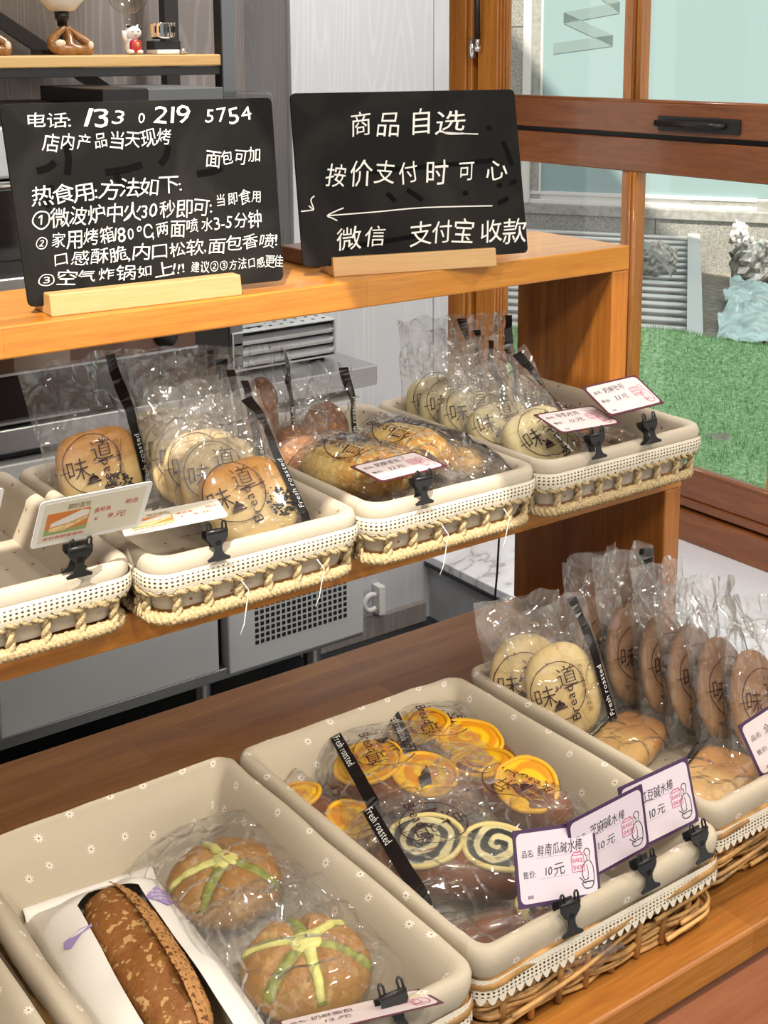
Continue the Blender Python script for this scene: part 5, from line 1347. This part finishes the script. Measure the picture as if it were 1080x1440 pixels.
# coffee machine and grinder behind the chalkboards
o_ = (.85, 2.35, 1.10)
t = thing('coffee_machine', 'steel and black coffee machine standing on the oven behind the dense chalkboard', 'coffee machine', o_)
eq(t, 'base', box(.62, 1.12, 2.21, 2.62, 1.1015, 1.16), M['steel'], o_, .004)
eq(t, 'column', box(.66, 1.10, 2.38, 2.60, 1.16, 1.33), M['blackgloss'], o_, .004)
eq(t, 'head', box(.62, 1.10, 2.22, 2.60, 1.33, 1.42), M['steel_dull'], o_, .006)
eq(t, 'rail', MB().tube([(.60, 2.20, 1.32), (1.10, 2.20, 1.32)], .008, 10), M['chrome'], o_, 0, True)
eq(t, 'top_cover', box(.62, 1.10, 2.23, 2.60, 1.42, 1.45), M['black'], o_, .003)
for x in (.72, .92): eq(t, 'spout', MB().tube([(x, 2.26, 1.33), (x, 2.25, 1.29)], .018, 12), M['black'], o_, 0, True)
o_ = (1.1, 2.3, 1.45)
t = thing('flat_appliance', 'flat black appliance with a grey right half, under the wooden wall shelf', 'appliance', o_)
eq(t, 'black_half', box(.992, 1.080, 2.21, 2.5, 1.4515, 1.480), M['black'], o_, .002)
eq(t, 'grey_half', box(1.081, 1.236, 2.21, 2.5, 1.4515, 1.478), M['greymetal'], o_, .002)
o_ = (1.335, 2.43, 1.10)
t = thing('coffee_grinder', 'coffee grinder with a smoky clear hopper, seen between the two chalkboards', 'grinder', o_)
def sq(w, z, r=.012): return [Vector((1.345+p.x, 2.40+p.y, z)) for p in rr(-w, w, -w, w, min(r, w*.4), 3, 2)]
eq(t, 'base', box(1.19, 1.316, 2.365, 2.50, 1.1005, 1.13), M['black'], o_, .003)
eq(t, 'body', MB().loft([sq(.050, 1.13), sq(.060, 1.26), sq(.045, 1.313)], True, True, True), M['black'], o_, 0)
eq(t, 'hopper', MB().loft([sq(.023, 1.313), sq(.030, 1.33), sq(.067, 1.371), sq(.069, 1.434)], True), M['smoky'], o_, 0)
eq(t, 'hopper_lid', MB().loft([sq(.074, 1.436), sq(.074, 1.455), sq(.067, 1.462)], True, True, True), M['smoky'], o_, 0)
o_ = (1.42, 2.53, .946)
t = thing('storage_tin', 'narrow steel storage tin standing on the louvred appliance under the white bottle', 'tin', o_)
eq(t, 'body', box(1.382, 1.470, 2.47, 2.57, .9465, 1.112), M['steel_dull'], o_, .004)
o_ = (1.425, 2.52, 1.1125)
t = thing('white_jug', 'white plastic bottle with a coloured label beside the dense chalkboard edge', 'bottle', o_)
eq(t, 'bottle', MB().lathe([(0, 1.1135), (.036, 1.1135), (.040, 1.125), (.040, 1.21), (.031, 1.225), (.014, 1.236), (.014, 1.255), (0, 1.255)], (1.425, 2.52, 0), 20), M['porcelain'], o_, 0, True)
eq(t, 'label', MB().lathe([(.0406, 1.14), (.0406, 1.195)], (1.425, 2.52, 0), 20), flat('pale label with red patch', (.60,.42,.40), .5, vary=.5, bscale=60), o_, 0, True)
t = box(.838, .985, 1.300, 1.372, 1.2945, 1.313).build('wooden_tray', M['tray'], None, False, .002)
tag(t, 'dark wooden tray lying on the top shelf behind the arrow chalkboard', 'tray')

# ---------------------------------------------------------------- wall shelf with ornaments
o_ = (1.2, 2.6, .85)
t = thing('metal_shelf_unit', 'black metal shelf unit with pine boards standing on the bench by the wall', 'shelf', o_)
for x, y, m in ((1.372, 2.452, 'greymetal'), (1.418, 2.80, 'blackmetal'), (.30, 2.452, 'blackmetal'), (.30, 2.80, 'blackmetal')):
    eq(t, 'post', box(x, x+(.032 if m == 'greymetal' else .036), y, y+.03, .852, 2.3), M[m], o_, .002)
eq(t, 'post_side', box(1.3695, 1.3718, 2.452, 2.482, .852, 2.3), M['blackmetal'], o_, 0)
eq(t, 'board', box(.32, 1.371, 2.455, 2.82, 1.514, 1.5375), M['pine'], o_, .003)
eq(t, 'board_end', box(1.4045, 1.412, 2.47, 2.82, 1.514, 1.5375), M['pine'], o_, .002)
eq(t, 'board', box(.32, 1.371, 2.455, 2.82, 1.98, 2.003), M['pine'], o_, .003)
eq(t, 'frame_rail', box(.32, 1.371, 2.458, 2.478, 1.496, 1.513), M['blackmetal'], o_, .001)
br = MB()
for (a, b_) in (((.66, 1.86), (1.330, 1.425)),):
    A = Vector((a[0], 2.83, a[1])); B = Vector((b_[0], 2.83, b_[1])); d = (B-A).normalized(); q = Vector((-d.z, 0, d.x))*.015
    br.add([A-q, B-q, B+q, A+q, A-q+Vector((0,.012,0)), B-q+Vector((0,.012,0)), B+q+Vector((0,.012,0)), A+q+Vector((0,.012,0))], [(0,1,2,3),(7,6,5,4),(0,4,5,1),(1,5,6,2),(2,6,7,3),(3,7,4,0)])
eq(t, 'diagonal_brace', br, M['blackmetal'], o_, 0)
knotm = wood('polished brown carved wood', [(0.3, (.17,.065,.015)), (0.6, (.30,.13,.03)), (0.8, (.40,.20,.06))], 'z', 20, .3, .25, .5)
pale_cut = flat('pale cut wood', (.70,.60,.46), .5)
def lamp(x, label):
    o_ = (x, 2.52, 1.5385); L_ = thing('table_lamp', label, 'lamp', o_, 'carved wooden lamps on the pine board')
    eq(L_, 'base_plate', box(x-.046, x+.02, 2.545, 2.60, 1.539, 1.549), M['black'], o_, .001)
    # two carved loops rising to one point
    def loop(pts, r0): 
        P = smooth_path([Vector(p) for p in pts], 6); return MB().tube(P, lambda u: r0*(.42+.68*math.sin(PI*min(1, max(0, u*1.02)))**.8), 12)
    lp = loop([(x-.003, 2.52, 1.592), (x-.030, 2.515, 1.572), (x-.034, 2.51, 1.556), (x-.014, 2.508, 1.5475), (x+.010, 2.512, 1.547), (x+.012, 2.53, 1.556), (x+.003, 2.525, 1.575), (x-.001, 2.52, 1.592)], .0115)
    a = eq(L_, 'carved_loop', lp, knotm, o_, 0, True)
    lp = loop([(x+.002, 2.522, 1.592), (x+.022, 2.52, 1.575), (x+.040, 2.515, 1.560), (x+.038, 2.51, 1.548), (x+.018, 2.506, 1.5475), (x+.002, 2.51, 1.555), (x+.004, 2.52, 1.575), (x+.001, 2.522, 1.592)], .0105)
    b_ = eq(L_, 'carved_loop', lp, knotm, o_, 0, True)
    eq(L_, 'pale_cut', MB().blob((x-.024, 2.497, 1.561), (.011, .004, .007)).xf(Matrix.Identity(4)), pale_cut, o_, 0, True)
    eq(L_, 'pale_cut', MB().blob((x+.040, 2.500, 1.557), (.006, .004, .008)), pale_cut, o_, 0, True)
    eq(L_, 'stem', MB().tube([(x-.006, 2.535, 1.549), (x-.006, 2.535, 1.60)], .004, 8), M['black'], o_, 0, True)
    eq(L_, 'collar', MB().lathe([(0, 1.594), (.0095, 1.594), (.0105, 1.606), (.0135, 1.607), (.0145, 1.622), (0, 1.622)], (x-.005, 2.53, 0), 18), M['black'], o_, 0, True)
    eq(L_, 'globe_shade', MB().lathe([(.012, 1.622), (.026, 1.624), (.045, 1.645), (.050, 1.675), (.040, 1.71), (.018, 1.728), (0, 1.73)], (x-.005, 2.53, 0), 24), M['porcelain'], o_, 0, True)
lamp(1.062, 'carved wooden knot lamp with a black collar standing on the pine wall shelf')
lamp(.893, 'carved wooden knot lamp mostly cut off at the left frame edge')
x, y, z = 1.192, 2.50, 1.5385
o_ = (x, y, z); t = thing('cat_figurine', 'white ceramic waving cat figurine with a red bib, on the pine shelf', 'figurine', o_)
eq(t, 'body', MB().blob((x, y, z+.017), (.017, .014, .0185)).blob((x-.010, y-.010, z+.005), (.008, .010, .005)).blob((x+.010, y-.010, z+.005), (.008, .010, .005)), M['porcelain'], o_, 0, True)
hd = MB().blob((x+.001, y-.002, z+.043), (.0175, .015, .0135))
for s_ in (-1, 1): hd.add([(x+s_*.015, y, z+.048), (x+s_*.004, y, z+.054), (x+s_*.013, y-.003, z+.060), (x+s_*.010, y+.006, z+.05)], [(0,1,2),(1,3,2),(3,0,2),(0,3,1)])
hd = eq(t, 'head', hd, M['porcelain'], o_, 0, True)
eq(t, 'ear_patch', MB().blob((x-.008, y-.004, z+.0555), (.006, .005, .003)).blob((x+.016, y-.004, z+.051), (.004, .005, .005)), M['black'], o_, 0, True)
fc = MB()
for s_ in (-1, 1): fc.tube([(x+s_*.006-.003, y-.0165, z+.044), (x+s_*.006, y-.0172, z+.0458), (x+s_*.006+.003, y-.0165, z+.044)], .0006, 5)
fc.tube([(x-.002, y-.0172, z+.038), (x, y-.0175, z+.0372), (x+.002, y-.0172, z+.038)], .0008, 5)
eq(t, 'face_marks', fc, M['black'], o_, 0)
eq(t, 'raised_paw', MB().tube([(x-.014, y-.004, z+.024), (x-.021, y-.006, z+.036), (x-.021, y-.006, z+.047)], .0048, 8), M['porcelain'], o_, 0, True)
bib = eq(t, 'bib', MB().blob((x+.002, y-.010, z+.017), (.0135, .0075, .0135), 2.6), M['red'], o_, 0, True)
eq(t, 'bib_coin', MB().blob((x+.004, y-.0175, z+.019), (.004, .0015, .005)), M['gold'], o_, 0, True)
x, y = 1.262, 2.50
o_ = (x, y, z); t = thing('mini_burner', 'small steel cup on a black and white base beside the cat figurine', 'burner', o_)
eq(t, 'base', box(x-.030, x+.022, y-.03, y+.02, z, z+.009), M['white'], o_, .002)
eq(t, 'black_box', box(x-.030, x+.030, y-.018, y+.02, z+.009, z+.027), M['black'], o_, .002)
eq(t, 'knob', MB().tube([(x+.022, y-.03, z+.006), (x+.034, y-.03, z+.006)], .007, 10), M['chrome'], o_, 0, True)
cp = MB().lathe([(0, z+.030), (.021, z+.030), (.0255, z+.036), (.027, z+.062), (.0285, z+.063), (.0265, z+.061), (.024, z+.037), (0, z+.034)], (x-.002, y, 0), 28)
cp = eq(t, 'cup', cp, M['chrome'], o_, 0, True)
sl = MB()
for i in range(7): a = -2.6+i*.35; sl.box(-.0011, .0011, -.0275, -.0255, z+.043, z+.055).xf(Matrix.Translation((x-.002, y, 0)) @ Matrix.Rotation(a+PI/2, 4, 'Z'), len(sl.v)-8)
eq(t, 'slot', sl, M['black'], o_, 0)
x, y = 1.233, 2.60
o_ = (x, y, z); t = thing('glass_goblet', 'clear round glass goblet behind the cat figurine', 'glass', o_)
eq(t, 'bowl', MB().lathe([(0, z+.082), (.018, z+.085), (.036, z+.10), (.044, z+.125), (.040, z+.152), (.03, z+.165)], (x, y, 0), 28), M['clearglass'], o_, 0, True)
eq(t, 'stem', MB().tube([(x, y, z+.004), (x, y, z+.082)], .003, 8), M['clearglass'], o_, 0, True)
eq(t, 'foot', MB().lathe([(0, z), (.028, z), (.028, z+.002), (.004, z+.005)], (x, y, 0), 24), M['clearglass'], o_, 0, True)

# white pipe clip and skirting by the wall corner
o_ = (1.90, 2.68, .04); t = thing('pipe_clip', 'white plastic pipe clip fixed low on the back wall', 'pipe clip', o_)
eq(t, 'ring', MB().tube([(1.905+.022*math.cos(a), 2.685, .105+.022*math.sin(a)) for a in [(.9+i*.30) for i in range(16)]], .007, 8), M['white'], o_, 0, True)
eq(t, 'plate', box(1.925, 1.945, 2.675, 2.709, .065, .145), M['white'], o_, .002)
struct('baseboard_back', box(1.70, 2.095, 2.690, 2.709, 0, .055), M['walldim'], .002)
